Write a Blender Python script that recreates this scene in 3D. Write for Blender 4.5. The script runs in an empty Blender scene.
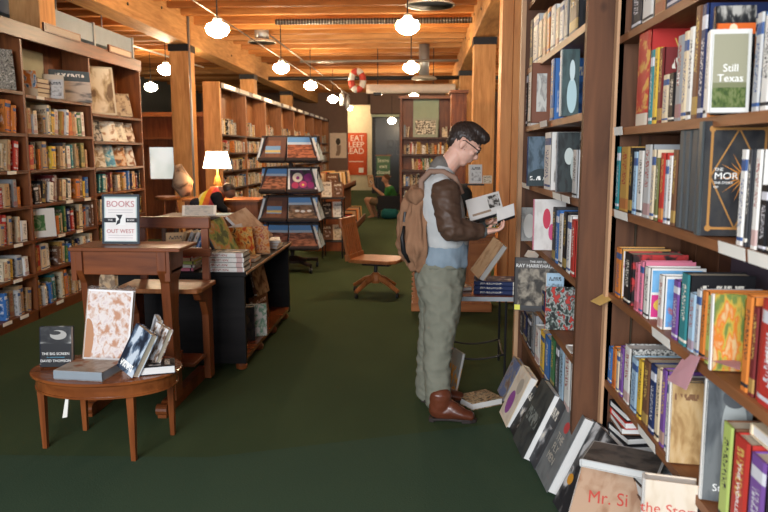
import bpy, bmesh, math, random
from mathutils import Vector, Matrix, Euler, noise
R = random.Random(7)
D = bpy.data
COL = bpy.context.scene.collection
PI = math.pi
# ------------------------------------------------------------------ camera geometry (768 x 512)
F = 720.0
TH = math.atan(104 / F)
YAW = math.atan(39 / F / math.cos(TH))
H = 1.6
def ray(u, v):
    a = (u - 384) / F; b = -(v - 256) / F
    fy = math.cos(TH) + b * math.sin(TH); fz = -math.sin(TH) + b * math.cos(TH)
    c, s = math.cos(YAW), math.sin(YAW)
    return Vector((c * a - s * fy, s * a + c * fy, fz))
def O3(): return Vector((0, 0, H))
def atz(u, v, z): r = ray(u, v); return O3() + r * ((z - H) / r.z)
def atx(u, v, x): r = ray(u, v); return O3() + r * (x / r.x)
def aty(u, v, y): r = ray(u, v); return O3() + r * (y / r.y)

# ------------------------------------------------------------------ node materials
class NT:
    def __init__(s, name, rough=.6, spec=.3):
        s.m = D.materials.new(name); s.m.use_nodes = True
        s.t = s.m.node_tree; s.b = s.t.nodes['Principled BSDF']
        s.b.inputs['Roughness'].default_value = rough
        s.b.inputs['Specular IOR Level'].default_value = spec
    def n(s, typ, **kw):
        n = s.t.nodes.new(typ)
        for k, v in kw.items(): setattr(n, k, v)
        return n
    def put(s, sock, v):
        if isinstance(v, bpy.types.NodeSocket): s.t.links.new(v, sock)
        elif v is not None:
            if sock.type == 'RGBA' and len(v) == 3: v = (*v, 1)
            sock.default_value = v
    def math(s, op, a, b=None, c=None):
        n = s.n('ShaderNodeMath', operation=op)
        s.put(n.inputs[0], a); s.put(n.inputs[1], b); s.put(n.inputs[2], c)
        return n.outputs[0]
    def mix(s, f, a, b):
        n = s.n('ShaderNodeMix', data_type='RGBA')
        s.put(n.inputs[0], f); s.put(n.inputs[6], a); s.put(n.inputs[7], b)
        return n.outputs[2]
    def co(s, kind='Object', scale=(1, 1, 1), loc=(0, 0, 0)):
        c = s.n('ShaderNodeTexCoord'); m = s.n('ShaderNodeMapping')
        s.t.links.new(c.outputs[kind], m.inputs[0])
        m.inputs['Scale'].default_value = scale; m.inputs['Location'].default_value = loc
        return m.outputs[0]
    def noise(s, vec, scale, detail=3, dist=0):
        n = s.n('ShaderNodeTexNoise'); s.put(n.inputs['Vector'], vec)
        n.inputs['Scale'].default_value = scale; n.inputs['Detail'].default_value = detail
        n.inputs['Distortion'].default_value = dist
        return n.outputs['Fac']
    def ramp(s, f, stops, mode='LINEAR'):
        n = s.n('ShaderNodeValToRGB'); r = n.color_ramp; r.interpolation = mode
        while len(r.elements) < len(stops): r.elements.new(1)
        for e, (p, c) in zip(r.elements, stops): e.position = p; e.color = (*c, 1)
        s.put(n.inputs[0], f); return n.outputs[0]
    def sep(s, vec):
        n = s.n('ShaderNodeSeparateXYZ'); s.put(n.inputs[0], vec); return n.outputs
    def band(s, v, lo, hi):
        return s.math('MULTIPLY', s.math('GREATER_THAN', v, lo), s.math('LESS_THAN', v, hi))
    def bump(s, h, strength=.3, dist=.01):
        n = s.n('ShaderNodeBump'); s.put(n.inputs['Height'], h)
        n.inputs['Strength'].default_value = strength; n.inputs['Distance'].default_value = dist
        s.t.links.new(n.outputs[0], s.b.inputs['Normal'])
    def done(s, col):
        s.put(s.b.inputs['Base Color'], col); return s.m
def mul(c, k): return tuple(min(1, x * k) for x in c)

def plain(name, col, rough=.6, metal=0, spec=.3, var=.12):
    t = NT(name, rough, spec); t.b.inputs['Metallic'].default_value = metal
    f = t.noise(t.co(), 9, 2)
    return t.done(t.mix(f, mul(col, 1 - var), mul(col, 1 + var)))
def wood(name, dark, light, axis='Z', rough=.45, sc=1.0, knots=False, spec=.35):
    t = NT(name, rough, spec)
    k = {'X': (.12, 1, 1), 'Y': (1, .12, 1), 'Z': (1, 1, .12)}[axis]
    v = t.co('Object', tuple(a * sc for a in k))
    f = t.noise(v, 22, 5, .6); g = t.noise(v, 4, 2, .3)
    f = t.math('ADD', t.math('MULTIPLY', f, .65), t.math('MULTIPLY', g, .4))
    c = t.ramp(f, [(.32, dark), (.5, tuple((a + b) / 2 for a, b in zip(dark, light))), (.68, light)])
    if knots:
        w = t.n('ShaderNodeTexVoronoi'); t.put(w.inputs['Vector'], t.co('Object', (3.2, 3.2, 2.2) if axis == 'Z' else (2.2, 2, 2.6)))
        w.inputs['Scale'].default_value = 1.6
        kf = t.ramp(w.outputs['Distance'], [(.045, (1, 1, 1)), (.13, (0, 0, 0))])
        c = t.mix(kf, c, mul(dark, .35))
    t.bump(f, .15, .004)
    return t.done(c)
def emit(name, col, strength):
    t = NT(name); t.b.inputs['Emission Color'].default_value = (*col, 1)
    t.b.inputs['Emission Strength'].default_value = strength
    return t.done(col)

# ------------------------------------------------------------------ mesh builder
class MB:
    def __init__(s): s.v = []; s.f = []; s.mi = []; s.mats = []
    def slot(s, m):
        if m not in s.mats: s.mats.append(m)
        return s.mats.index(m)
    def add(s, vs, fs, m, M=None):
        o = len(s.v); k = s.slot(m)
        for p in vs: s.v.append(tuple(M @ Vector(p)) if M else tuple(p))
        for f in fs: s.f.append([i + o for i in f]); s.mi.append(k)
        return s
    def box(s, lo, hi, m, M=None):
        (a, b, c), (d, e, f) = lo, hi
        vs = [(a, b, c), (d, b, c), (d, e, c), (a, e, c), (a, b, f), (d, b, f), (d, e, f), (a, e, f)]
        fs = [(0, 3, 2, 1), (4, 5, 6, 7), (0, 1, 5, 4), (1, 2, 6, 5), (2, 3, 7, 6), (3, 0, 4, 7)]
        return s.add(vs, fs, m, M)
    def cbox(s, c, sz, m, M=None):
        return s.box([c[i] - sz[i] / 2 for i in range(3)], [c[i] + sz[i] / 2 for i in range(3)], m, M)
    def prism(s, pts, axis, a, b, m, M=None):       # polygon in the two other axes, extruded along axis
        n = len(pts)
        def P(p, t): return {'X': (t, p[0], p[1]), 'Y': (p[0], t, p[1]), 'Z': (p[0], p[1], t)}[axis]
        vs = [P(p, a) for p in pts] + [P(p, b) for p in pts]
        fs = [tuple(range(n))[::-1], tuple(range(n, 2 * n))] + [(i, (i + 1) % n, n + (i + 1) % n, n + i) for i in range(n)]
        return s.add(vs, fs, m, M)
    def lathe(s, prof, c, m, n=20, M=None, sx=1, sy=1):
        vs = []; fs = []
        for r, z in prof:
            for i in range(n):
                a = 2 * PI * i / n; vs.append((c[0] + r * sx * math.cos(a), c[1] + r * sy * math.sin(a), c[2] + z))
        for j in range(len(prof) - 1):
            for i in range(n):
                k = (i + 1) % n; fs.append((j * n + i, j * n + k, (j + 1) * n + k, (j + 1) * n + i))
        fs.append(tuple(range(n))[::-1]); fs.append(tuple(range((len(prof) - 1) * n, len(prof) * n)))
        return s.add(vs, fs, m, M)
    def tube(s, pts, r, m, n=8, M=None):            # r: number or list; round ends closed
        pts = [Vector(p) for p in pts]; k = len(pts)
        rr = r if isinstance(r, (list, tuple)) else [r] * k
        vs = []; fs = []; ref = None
        for i, p in enumerate(pts):
            t = (pts[min(i + 1, k - 1)] - pts[max(i - 1, 0)]).normalized()
            if ref is None: ref = Vector((0, 0, 1)) if abs(t.z) < .9 else Vector((0, 1, 0))
            a = t.cross(ref).normalized(); b = a.cross(t).normalized(); ref = b
            q = rr[i]; ra, rb = q if isinstance(q, tuple) else (q, q)
            for j in range(n):
                w = 2 * PI * j / n; vs.append(p + a * (ra * math.cos(w)) + b * (rb * math.sin(w)))
        for i in range(k - 1):
            for j in range(n):
                l = (j + 1) % n; fs.append((i * n + j, i * n + l, (i + 1) * n + l, (i + 1) * n + j))
        fs.append(tuple(range(n))[::-1]); fs.append(tuple(range((k - 1) * n, k * n)))
        return s.add(vs, fs, m, M)
    def ell(s, c, r, m, M=None, nu=16, nv=10):      # ellipsoid
        prof = []
        for j in range(1, nv): a = -PI / 2 + PI * j / nv; prof.append((math.cos(a), math.sin(a)))
        T = Matrix.Translation(c) @ (M or Matrix()) @ Matrix.Diagonal((r[0], r[1], r[2], 1))
        return s.lathe(prof, (0, 0, 0), m, nu, T)
    def mesh(s, name):
        me = D.meshes.new(name); me.from_pydata([tuple(p) for p in s.v], [], s.f)
        for m in s.mats: me.materials.append(m)
        me.polygons.foreach_set('material_index', s.mi); me.update()
        bm = bmesh.new(); bm.from_mesh(me); bmesh.ops.recalc_face_normals(bm, faces=bm.faces); bm.to_mesh(me); bm.free()
        return me
    def build(s, name, parent=None, smooth=False, bevel=0, origin=None, M=None):
        me = s.mesh(name)
        o = D.objects.new(name, me); COL.objects.link(o)
        if origin is not None:
            me.transform(Matrix.Translation(-Vector(origin))); o.location = origin
        if M is not None: o.matrix_world = M
        if parent is not None: o.parent = parent; o.matrix_parent_inverse = PINV(parent)
        if smooth:
            me.shade_smooth()
        if bevel:
            b = o.modifiers.new('bevel', 'BEVEL'); b.width = bevel; b.segments = 2; b.limit_method = 'ANGLE'
        return o
def PINV(p):
    M = Matrix()
    q = p
    chain = []
    while q is not None:
        chain.append(q.matrix_parent_inverse @ q.matrix_basis if q.parent else q.matrix_basis.copy()); q = q.parent
    for m in reversed(chain): M = M @ m
    return M.inverted()
def tag(o, label=None, cat=None, group=None, kind=None):
    for k, v in (('label', label), ('category', cat), ('group', group), ('kind', kind)):
        if v: o[k] = v
    return o
def thing(name, loc, label, cat, group=None, kind=None):
    o = D.objects.new(name, None); COL.objects.link(o); o.location = loc; o.empty_display_size = .1
    return tag(o, label, cat, group, kind)
def struct(name, mb, **kw): return tag(mb.build(name, **kw), kind='structure')
def part(name, mb, parent, **kw): return mb.build(name, parent, **kw)
def text(body, M, size, mat, parent, name='lettering', align='CENTER', ext=.0008, sx=1.0):
    c = D.curves.new('txt', 'FONT'); c.body = body; c.size = size; c.align_x = align; c.align_y = 'CENTER'; c.extrude = ext
    c.space_line = .95; c.resolution_u = 3
    o = D.objects.new('txt', c); COL.objects.link(o)
    bpy.context.view_layer.update()
    me = D.meshes.new_from_object(o.evaluated_get(bpy.context.evaluated_depsgraph_get()))
    D.objects.remove(o); D.curves.remove(c)
    me.name = name; me.materials.clear(); me.materials.append(mat)
    me.transform(Matrix.Diagonal((sx, 1, 1, 1)))
    o = D.objects.new(name, me); COL.objects.link(o); o.matrix_world = M
    if parent is not None: o.parent = parent; o.matrix_parent_inverse = PINV(parent)
    return o
def frame(o, x, z=None, y=None):                    # matrix from axes; give x and z, or x and y
    x = Vector(x).normalized()
    if z is not None:
        z = Vector(z); z = (z - x * z.dot(x)).normalized(); y = z.cross(x)
    else:
        y = Vector(y); y = (y - x * y.dot(x)).normalized(); z = x.cross(y)
    M = Matrix((x, y, z)).transposed().to_4x4(); M.translation = Vector(o); return M

# ------------------------------------------------------------------ shared materials
W_BEAM_Y = wood('beam_wood_y', (.36, .16, .05), (.66, .36, .14), 'Y', .6, 1, False, .15)
W_BEAM_X = wood('joist_wood', (.36, .13, .035), (.66, .30, .09), 'X', .6, .8, False, .15)
W_BEAM_X2 = wood('joist_wood_dark', (.20, .07, .018), (.42, .16, .045), 'X', .6, .8, False, .15)
W_BEAM_X3 = wood('joist_wood_pale', (.48, .21, .07), (.78, .42, .17), 'X', .6, .8, False, .15)
W_POST = wood('post_wood', (.46, .20, .065), (.74, .40, .16), 'Z', .6, 1, False, .15)
W_CASE_Z = wood('case_wood_upright', (.085, .022, .006), (.26, .082, .022), 'Z', .45)
W_CASE_Y = wood('case_wood_shelf', (.06, .017, .005), (.18, .055, .016), 'Y', .42)
W_CASE_X = wood('case_wood_cross', (.11, .034, .010), (.30, .105, .032), 'X', .42)
W_ROUGH = wood('rough_plank', (.055, .021, .009), (.15, .060, .026), 'Z', .65, .8, True)
W_RSHELF = wood('rough_shelf', (.12, .042, .015), (.32, .128, .048), 'Y', .5, .9)
W_EDGE = wood('pale_edge_wood', (.36, .19, .10), (.60, .36, .2), 'Z', .6)
W_ORANGE = wood('orange_plank', (.58, .20, .05), (.86, .38, .12), 'Z', .5, .7)
W_TABLE = wood('table_wood', (.10, .025, .007), (.30, .088, .022), 'X', .22, .8, spec=.5)
W_DESK = wood('desk_wood', (.075, .019, .006), (.25, .070, .018), 'X', .35, .8)
W_DESKZ = wood('desk_wood_z', (.07, .018, .006), (.22, .060, .016), 'Z', .35, .8)
W_CHAIR = wood('chair_wood', (.16, .05, .014), (.36, .13, .04), 'Z', .35)
W_BLACK = wood('black_wood', (.004, .004, .004), (.012, .010, .010), 'X', .55, spec=.15)
W_DARK = wood('dark_shelf_wood', (.035, .016, .01), (.09, .04, .022), 'Y', .5)
M_OLIVE = plain('pale_olive_paint', (.40, .38, .27), .8)
M_BLACK = plain('black_metal', (.012, .012, .013), .4)
M_STEEL = plain('galvanised_steel', (.42, .45, .47), .4, .6)
M_PIPE = plain('grey_pipe', (.30, .28, .25), .4, .4)
M_WHITE = plain('white_paint', (.75, .74, .7), .6)
M_PAPER = plain('label_paper', (.78, .75, .68), .8)
M_CREAMP = plain('cream_paint', (.72, .66, .48), .8)
M_BROWNW = plain('brown_wall_paint', (.20, .125, .095), .8)
M_GREYW = plain('grey_wall_paint', (.10, .105, .10), .8)
M_INK = plain('black_ink', (.02, .02, .025), .6)
M_WINK = plain('white_ink', (.85, .84, .8), .6)
M_RINK = plain('red_ink', (.55, .07, .05), .6)
M_GOLD = plain('gold_foil', (.40, .19, .05), .45, .2)
M_GLOBE = emit('lit_opal_glass', (1, .77, .50), 50)
M_SHADE = emit('lit_fabric_shade', (1, .78, .5), 5)
t = NT('page_edges', .85, .1)
M_PAGE = t.done(t.mix(t.noise(t.co('Object', (260, 8, 8)), 3, 2), (.50, .42, .30), (.74, .66, .52)))
t = NT('white_page_edges', .85, .1)
M_PAGEW = t.done(t.mix(t.noise(t.co('Object', (260, 8, 8)), 3, 2), (.62, .61, .58), (.82, .81, .78)))
def carpet(nm='green_carpet', tint=None):
    t = NT(nm, .95, .05)
    f = t.noise(t.co(), 120, 3); g = t.noise(t.co(), 1.3, 3); h = t.noise(t.co('Object', (1, .35, 1)), 4, 3)
    c = t.mix(g, (.040, .062, .028), (.060, .086, .038))
    c = t.mix(t.math('MULTIPLY', f, .5), c, (.060, .085, .040))
    c = t.mix(t.math('MULTIPLY', h, .35), c, (.022, .034, .020))
    if tint: c = t.mix(.45, c, tint)
    t.bump(f, .5, .004); return t.done(c)
M_CARPET = carpet(); M_CARPET2 = carpet('green_carpet_front', (.040, .080, .062))

# ------------------------------------------------------------------ books
PAL = {'cream': (.68, .56, .38), 'white': (.74, .72, .67), 'tan': (.45, .29, .15), 'orange': (.62, .20, .04), 'red': (.46, .04, .03),
       'maroon': (.16, .025, .025), 'brown': (.16, .075, .04), 'black': (.014, .014, .016), 'charcoal': (.05, .052, .058), 'navy': (.02, .035, .11),
       'blue': (.05, .16, .42), 'pale blue': (.35, .50, .62), 'teal': (.04, .22, .24), 'green': (.05, .17, .07), 'olive': (.16, .16, .06),
       'yellow': (.70, .46, .06), 'gold': (.48, .28, .07), 'pink': (.66, .20, .28), 'purple': (.18, .08, .30), 'grey': (.28, .29, .30),
       'pale grey': (.50, .50, .49), 'lime': (.42, .52, .14)}
LIGHT = {'cream', 'white', 'tan', 'orange', 'yellow', 'gold', 'pink', 'pale blue', 'pale grey', 'lime', 'grey'}
_sm = {}
def spine_mat(col, var=0):
    k = (col, var)
    if k in _sm: return _sm[k]
    base = PAL[col]; acc = [(.03, .03, .035), (.35, .04, .03), (.05, .1, .25)][var % 3] if col in LIGHT else [(.8, .76, .66), (.65, .45, .12), (.62, .62, .66)][var % 3]
    t = NT('spine_%s_%d' % (col.replace(' ', '_'), var), .5, .22)
    x, y, z = t.sep(t.co('Generated'))
    n = t.noise(t.co('Generated', (4, 1, 46), (var * 3.1, 0, len(col))), 1.0, 1)
    txt = t.math('MULTIPLY', t.math('GREATER_THAN', n, .52), t.band(x, .28, .72))
    lo, hi = [(.34, .86), (.42, .92), (.2, .7)][var % 3]
    txt = t.math('MULTIPLY', txt, t.band(z, lo, hi))
    c = t.mix(txt, base, acc)
    if var % 3 == 1: c = t.mix(t.band(z, .04, .2), c, tuple(.5 * a + .5 * b for a, b in zip(base, acc)))
    if var % 3 == 2: c = t.mix(t.band(z, .78, .9), c, acc)
    c = t.mix(t.band(z, .05, .09), c, acc) if var % 3 != 1 else c
    _sm[k] = t.done(c); return _sm[k]
_cm = {}
def cover_mat(col, var=0):
    k = (col, var)
    if k in _cm: return _cm[k]
    base = PAL[col]
    t = NT('cover_%s_%d' % (col.replace(' ', '_'), var), .5, .22)
    x, y, z = t.sep(t.co('Generated'))
    acc = (.04, .04, .045) if col in LIGHT else (.75, .7, .6)
    pic = t.ramp(t.noise(t.co('Generated', (1, 2.2, 3), (0, var * 5.3, len(col))), 1.6, 4),
                 [(.35, mul(base, .4)), (.5, base), (.6, tuple(.5 * a + .4 for a in base)), (.7, acc)])
    c = t.mix(t.math('MULTIPLY', t.band(z, .12, .62), t.band(y, .12, .88)), base, pic)
    n = t.noise(t.co('Generated', (1, 30, 9), (0, var, 0)), 1.0, 1)
    c = t.mix(t.math('MULTIPLY', t.math('GREATER_THAN', n, .5), t.math('MULTIPLY', t.band(z, .72, .86), t.band(y, .15, .85))), c, acc)
    _cm[k] = t.done(c); return _cm[k]
def pict(name, stops, sc=(1, 2, 2), scale=2.0, detail=5, dist=.4, frame_c=None, bw=.07, title=None, tz=(.78, .9), tc=(.9, .9, .85), bands=(), rough=.35, loc=0, discs=()):
    t = NT(name, rough + .1, .2)
    x, y, z = t.sep(t.co('Generated'))
    c = t.ramp(t.noise(t.co('Generated', sc, (0, loc, loc * .7)), scale, detail, dist), stops)
    for (zlo, zhi, bc) in bands: c = t.mix(t.band(z, zlo, zhi), c, bc)
    for (cy, cz, ry, rz, dc) in discs:
        a = t.math('POWER', t.math('DIVIDE', t.math('SUBTRACT', y, cy), ry), 2.0); b = t.math('POWER', t.math('DIVIDE', t.math('SUBTRACT', z, cz), rz), 2.0)
        c = t.mix(t.math('LESS_THAN', t.math('ADD', a, b), 1.0), c, dc)
    if title:
        n = t.noise(t.co('Generated', (1, title, 8), (0, loc, 0)), 1.0, 1)
        c = t.mix(t.math('MULTIPLY', t.math('GREATER_THAN', n, .48), t.math('MULTIPLY', t.band(z, *tz), t.band(y, .14, .86))), c, tc)
    if frame_c:
        c = t.mix(t.math('MULTIPLY', t.band(y, bw, 1 - bw), t.band(z, bw * .7, 1 - bw * .7)), frame_c, c)
    return t.done(c)
def book_mesh(t, d, h, cov, spn, pages=None, y0=0.0, name='book'):
    """x: thickness (front cover +x), y: spine at y0 -> fore edge, z: height."""
    m = MB(); c = min(.004, t * .12); e = min(.004, d * .03)
    m.box((-t / 2, y0, 0), (-t / 2 + c, y0 + d, h), cov)
    m.box((t / 2 - c, y0, 0), (t / 2, y0 + d, h), cov)
    k = t * .16
    m.prism([(-t / 2, y0 + .0005), (-t / 2 + k, y0 - c), (t / 2 - k, y0 - c), (t / 2, y0 + .0005), (t / 2, y0 + c), (-t / 2, y0 + c)], 'Z', 0, h, spn)
    if pages: m.box((-t / 2 + c, y0 + c, e), (t / 2 - c, y0 + d - e, h - e), pages)
    return m
_um = {}
def unit_book(col, var):
    k = (col, var)
    if k not in _um:
        m = book_mesh(1, 1, 1, cover_mat(col, 0), spine_mat(col, var), None)
        m = MB(); cv = cover_mat(col, 0)
        m.box((-.5, 0, 0), (-.42, 1, 1), cv); m.box((.42, 0, 0), (.5, 1, 1), cv)
        m.prism([(-.5, 0), (-.34, -.02), (.34, -.02), (.5, 0), (.5, .03), (-.5, .03)], 'Z', 0, 1, spine_mat(col, var))
        m.box((-.42, .03, .015), (.42, .975, .985), M_PAGE if var != 1 else M_PAGEW)
        _um[k] = m.mesh('book_' + col.replace(' ', '_'))
    return _um[k]
ORD = 'first second third fourth fifth sixth seventh eighth ninth tenth eleventh twelfth thirteenth fourteenth fifteenth sixteenth seventeenth eighteenth nineteenth twentieth twenty-first twenty-second twenty-third twenty-fourth twenty-fifth twenty-sixth twenty-seventh twenty-eighth twenty-ninth thirtieth thirty-first thirty-second thirty-third thirty-fourth thirty-fifth'.split()
def free_book(name, label, size, M, cov, spn=None, group=None, cat='book', pages=M_PAGE, lab_pages=None):
    """A real book: cover shell with a page block child. Local x = front cover normal, z = up the cover, origin bottom centre."""
    t, d, h = size
    m = book_mesh(t, d, h, cov, spn or cov, None, -d / 2)
    o = m.build(name, M=M); tag(o, label, cat, group)
    c = min(.004, t * .12); e = min(.005, d * .03)
    q = MB().box((-t / 2 + c, -d / 2 + c, e), (t / 2 - c, d / 2 - e, h - e), pages).build('page_block')
    q.parent = o
    return o
def face_M(pos, n, tilt=0.0, roll=0.0):
    """matrix for a book showing its front cover towards n (2-tuple), leaning back by tilt (rad)."""
    nx = Vector((n[0], n[1], 0)).normalized(); up = Vector((0, 0, 1))
    x = nx * math.cos(tilt) + up * math.sin(tilt); z = up * math.cos(tilt) - nx * math.sin(tilt)
    M = frame(pos, x, z)
    return M @ Matrix.Rotation(roll, 4, 'X') if roll else M
def flat_M(cx, cy, z, t, h, yaw):
    """front cover up; the head of the book points along yaw."""
    zz = Vector((math.cos(yaw), math.sin(yaw), 0))
    return frame(Vector((cx, cy, z + t / 2)) - zz * (h / 2), (0, 0, 1), zz)
# ================================================================== THE SETTING
struct('floor', MB().box((-9, -3, -.1), (5, 34, 0), M_CARPET))
struct('floor', MB().prism([(-6, 3.42), (-1.12, 3.56), (.08, 3.99), (2.5, 4.9), (2.5, -2.5), (-6, -2.5)], 'Z', .0005, .003, M_CARPET2))
XW0, XW1, YB = -8.5, 4.6, 27.6
struct('wall_left', MB().box((XW0 - .2, -3, 0), (XW0, 34, 4.28), M_GREYW))
struct('wall_right', MB().box((XW1, -3, 0), (XW1 + .2, 34, 4.28), M_BROWNW))
dl = atz(348, 195, 0).x; dl = (348 - 423.8) / F * YB; dm = (371.5 - 423.8) / F * YB; dr = (399.5 - 423.8) / F * YB
ztop = 1.6 + 46 / F * YB; zl = 1.6 + 37 / F * YB
wb = MB().box((XW0, YB, 0), (dl, YB + .2, 4.28), M_BROWNW).box((dr, YB, 0), (XW1, YB + .2, 4.28), M_BROWNW)
wb.box((dl, YB, ztop), (dr, YB + .2, 4.28), M_BROWNW)
struct('wall_back', wb)
struct('trim_1', MB().box((dm, YB - .35, zl), (dr + .1, YB - .02, ztop + .55), plain('mauve_brown_soffit', (.17, .11, .09), .8)))
struct('wall_corridor', MB().box((-3.9, 30.4, 0), (-2.05, 30.6, 4.0), M_CREAMP).box((-3.9, YB + .2, 0), (-3.75, 30.6, 4.0), M_CREAMP))
# dark glazed screen beyond the opening
M_SCREEN = plain('black_green_screen', (.012, .017, .015), .25)
d1 = thing('door_1', ((dm + dr) / 2, YB + .6, 0), None, None, kind='structure')
part('door_panel', MB().box((dm + .12, YB + .6, 0), (dr + .1, YB + .66, zl + .3), M_SCREEN), d1)
part('door_frame', MB().box((dm + .0, YB + .5, 0), (dm + .12, YB + .7, zl + .3), M_BLACK), d1)
for i in range(2):
    for j in range(2):
        x0 = (387 + 9 * i - 423.8) / F * YB; z0 = 1.6 + (152 - 147 - 8 * j) / F * YB
        m = MB(); g = plain('screen_groove_%d%d' % (i, j), (.06, .065, .06), .4)
        m.box((x0, YB + .58, z0), (x0 + .22, YB + .6, z0 + .03), g).box((x0, YB + .58, z0 + .22), (x0 + .22, YB + .6, z0 + .25), g)
        m.box((x0, YB + .58, z0), (x0 + .03, YB + .6, z0 + .25), g).box((x0 + .2, YB + .58, z0), (x0 + .23, YB + .6, z0 + .25), g)
        part('panel_moulding', m, d1)
struct('trim_2', MB().box((dm, YB - .1, zl - .11), (dr, YB, zl - .02), plain('painted_green_light', (.55, .62, .45), .5)))  # pale colour painted in for the green-lit strip above the screen
# ceiling: decking, joists and timbers
W_DECK = wood('deck_wood', (.30, .12, .04), (.55, .27, .1), 'Y', .7, .7, False, .1)
struct('ceiling', MB().box((XW0, -3, 4.18), (XW1, 34, 4.28), W_DECK))
jst = thing('ceiling_joists', (0, 12, 4.18), None, None, kind='structure')
y = 2.2
while y < 27.4:
    q_ = R.uniform(-.05, .03); part('joist', MB().box((XW0, y, 3.84 + q_), (XW1, y + .12, 4.18), R.choice((W_BEAM_X, W_BEAM_X, W_BEAM_X2, W_BEAM_X3))), jst); y += .66
BZ0, BZ1 = 3.42, 3.96
for nm, xa, xb in (('beam', -4.36, -4.01), ('beam', .79, 1.15)):
    b = MB()
    ys = [2, 7.8, 12.55, 17.35, 22.1, 27.6]
    for a, c in zip(ys, ys[1:]): b.box((xa, a + .004, BZ0), (xb, c - .004, BZ1), W_BEAM_Y)
    o = struct(nm, b, bevel=.012)
M_BOLT = plain('dark_bolt', (.05, .035, .02), .5)
def post(x0, x1, y0, y1, z1=BZ0, m=W_POST, cap=True):
    p = thing('post', ((x0 + x1) / 2, (y0 + y1) / 2, 0), None, None, kind='structure')
    part('timber', MB().box((x0, y0, 0), (x1, y1, z1), m), p, bevel=.012)
    if cap: part('bracket', MB().box((x0 - .012, y0 - .012, z1 - .12), (x1 + .012, y1 + .012, z1 - .005), M_BLACK), p)
for y in (7.6, 12.42, 17.2, 22.0): post(-4.35, -4.02, y, y + .34)
for y in (11.93, 16.7, 21.5): post(.79, 1.14, y, y + .34)
# near orange post made of planks, right of the dresser
pp = thing('post', (.96, 7.7, 0), None, None, kind='structure')
for i in range(3): part('plank', MB().box((.79 + i * .118, 7.65, 0), (.79 + i * .118 + .114, 7.72 + .02 * (i == 1), 3.85), W_ORANGE), pp, bevel=.004)
part('timber', MB().box((.795, 7.745, 0), (1.14, 8.0, 3.85), W_ORANGE), pp)
for i, (ax, y) in enumerate([(-4.01, yy) for yy in (7.5, 8.6, 9.9, 11.2, 12.4, 13.9, 15.2)] + [(.79, yy) for yy in (7.8, 8.7, 9.6, 10.5, 12, 13.2, 14.4)]):
    m = MB().tube([(ax - .012, y, 3.58 + .2 * (i % 2)), (ax + .012, y, 3.58 + .2 * (i % 2))], .022, M_BOLT)
    tag(m.build('beam_bolt'), 'dark bolt head in the side of the %s beam, %s from its near end' % ('wall bookcase' if ax < 0 else 'reader side', ORD[i % 7]), 'bolt', kind='structure')
# conduits and pipes
M_RAIL = plain('dull_rail', (.22, .17, .13), .6)
def pipe(name, pts, r, label, m=M_PIPE, cat='pipe', fit=None):
    o = MB().tube(pts, r, m).build(name, smooth=True); tag(o, label, cat); return o
pipe('conduit', [(-3.985, 12.38, 0.0), (-3.985, 12.38, 3.9)], .02, 'thin pale vertical conduit running up the big timber post by the lamp', M_STEEL)
pipe('track_rail', [(-2.62, 6.0, 3.30), (-2.62, 20.4, 3.30)], .010, 'long grey conduit hung beside the globe lamps above the wall bookcases', M_RAIL, 'rail')
pipe('track_rail', [(-2.30, 11.0, 3.32), (-2.30, 22.5, 3.32)], .014, 'pale track rail with small spotlights above the calendar rack aisle', M_RAIL, 'rail')
pipe('track_rail', [(-5.4, 11.5, 3.5), (-5.0, 16.5, 3.5)], .018, 'pale track rail in the aisle behind the long middle bookcase', M_WHITE, 'rail')
pipe('sprinkler_pipe', [(-3.6, 16.9, 3.28), (2.2, 16.9, 3.28)], .045, 'dark sprinkler pipe crossing the room below the joists', M_BLACK)
pipe('sprinkler_pipe', [(-2.6, 15.4, 3.48), (.7, 15.4, 3.48)], .025, 'thin grey pipe crossing just under the joists', M_PIPE)
# spiral duct between the beams
t = NT('spiral_duct_steel', .35, .5); t.b.inputs['Metallic'].default_value = .7
w = t.n('ShaderNodeTexWave'); w.inputs['Scale'].default_value = 7; t.put(w.inputs['Vector'], t.co('Object', (1, .2, .2)))
t.bump(w.outputs['Fac'], .8, .02); M_SPIRAL = t.done(t.mix(w.outputs['Fac'], (.12, .11, .09), (.48, .44, .38)))
pipe('spiral_duct', [(-2.3, 11.4, 3.585), (.72, 11.4, 3.585)], .045, 'slim ribbed metal duct crossing under the joists', M_SPIRAL, 'duct')
M_DUCTW = plain('white_duct_wrap', (.74, .66, .58), .6)
dd = thing('white_duct', (-.3, 16.6, 3.02), 'fat white round duct crossing the room over the far bookcase', 'duct')
part('pipe_run', MB().tube([(-1.28, 16.3, 2.985), (.68, 16.3, 2.985)], .10, M_DUCTW, 16), dd, smooth=True)
for xh in (-1.03, .2): part('hanger', MB().tube([(xh, 16.3, 3.06), (xh, 16.3, 3.9)], .01, M_BLACK), dd)
part('clamp', MB().box((-1.12, 16.17, 2.85), (-.95, 16.43, 2.9), M_BLACK), dd)
sg = thing('ring_sign', (-1.45, 16.1, 3.18), 'round red and white striped ring hanging at the end of the white duct', 'sign')
for i in range(8):
    a0, a1 = 2 * PI * i / 8, 2 * PI * (i + 1) / 8
    part('ring_segment', MB().tube([(-1.47 + .13 * math.cos(a0 + (a1 - a0) * k / 4), 16.1, 3.15 + .20 * math.sin(a0 + (a1 - a0) * k / 4)) for k in range(5)], (.07), M_RINK if i % 2 == 0 else M_WHITE, 8), sg, smooth=True)
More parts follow.
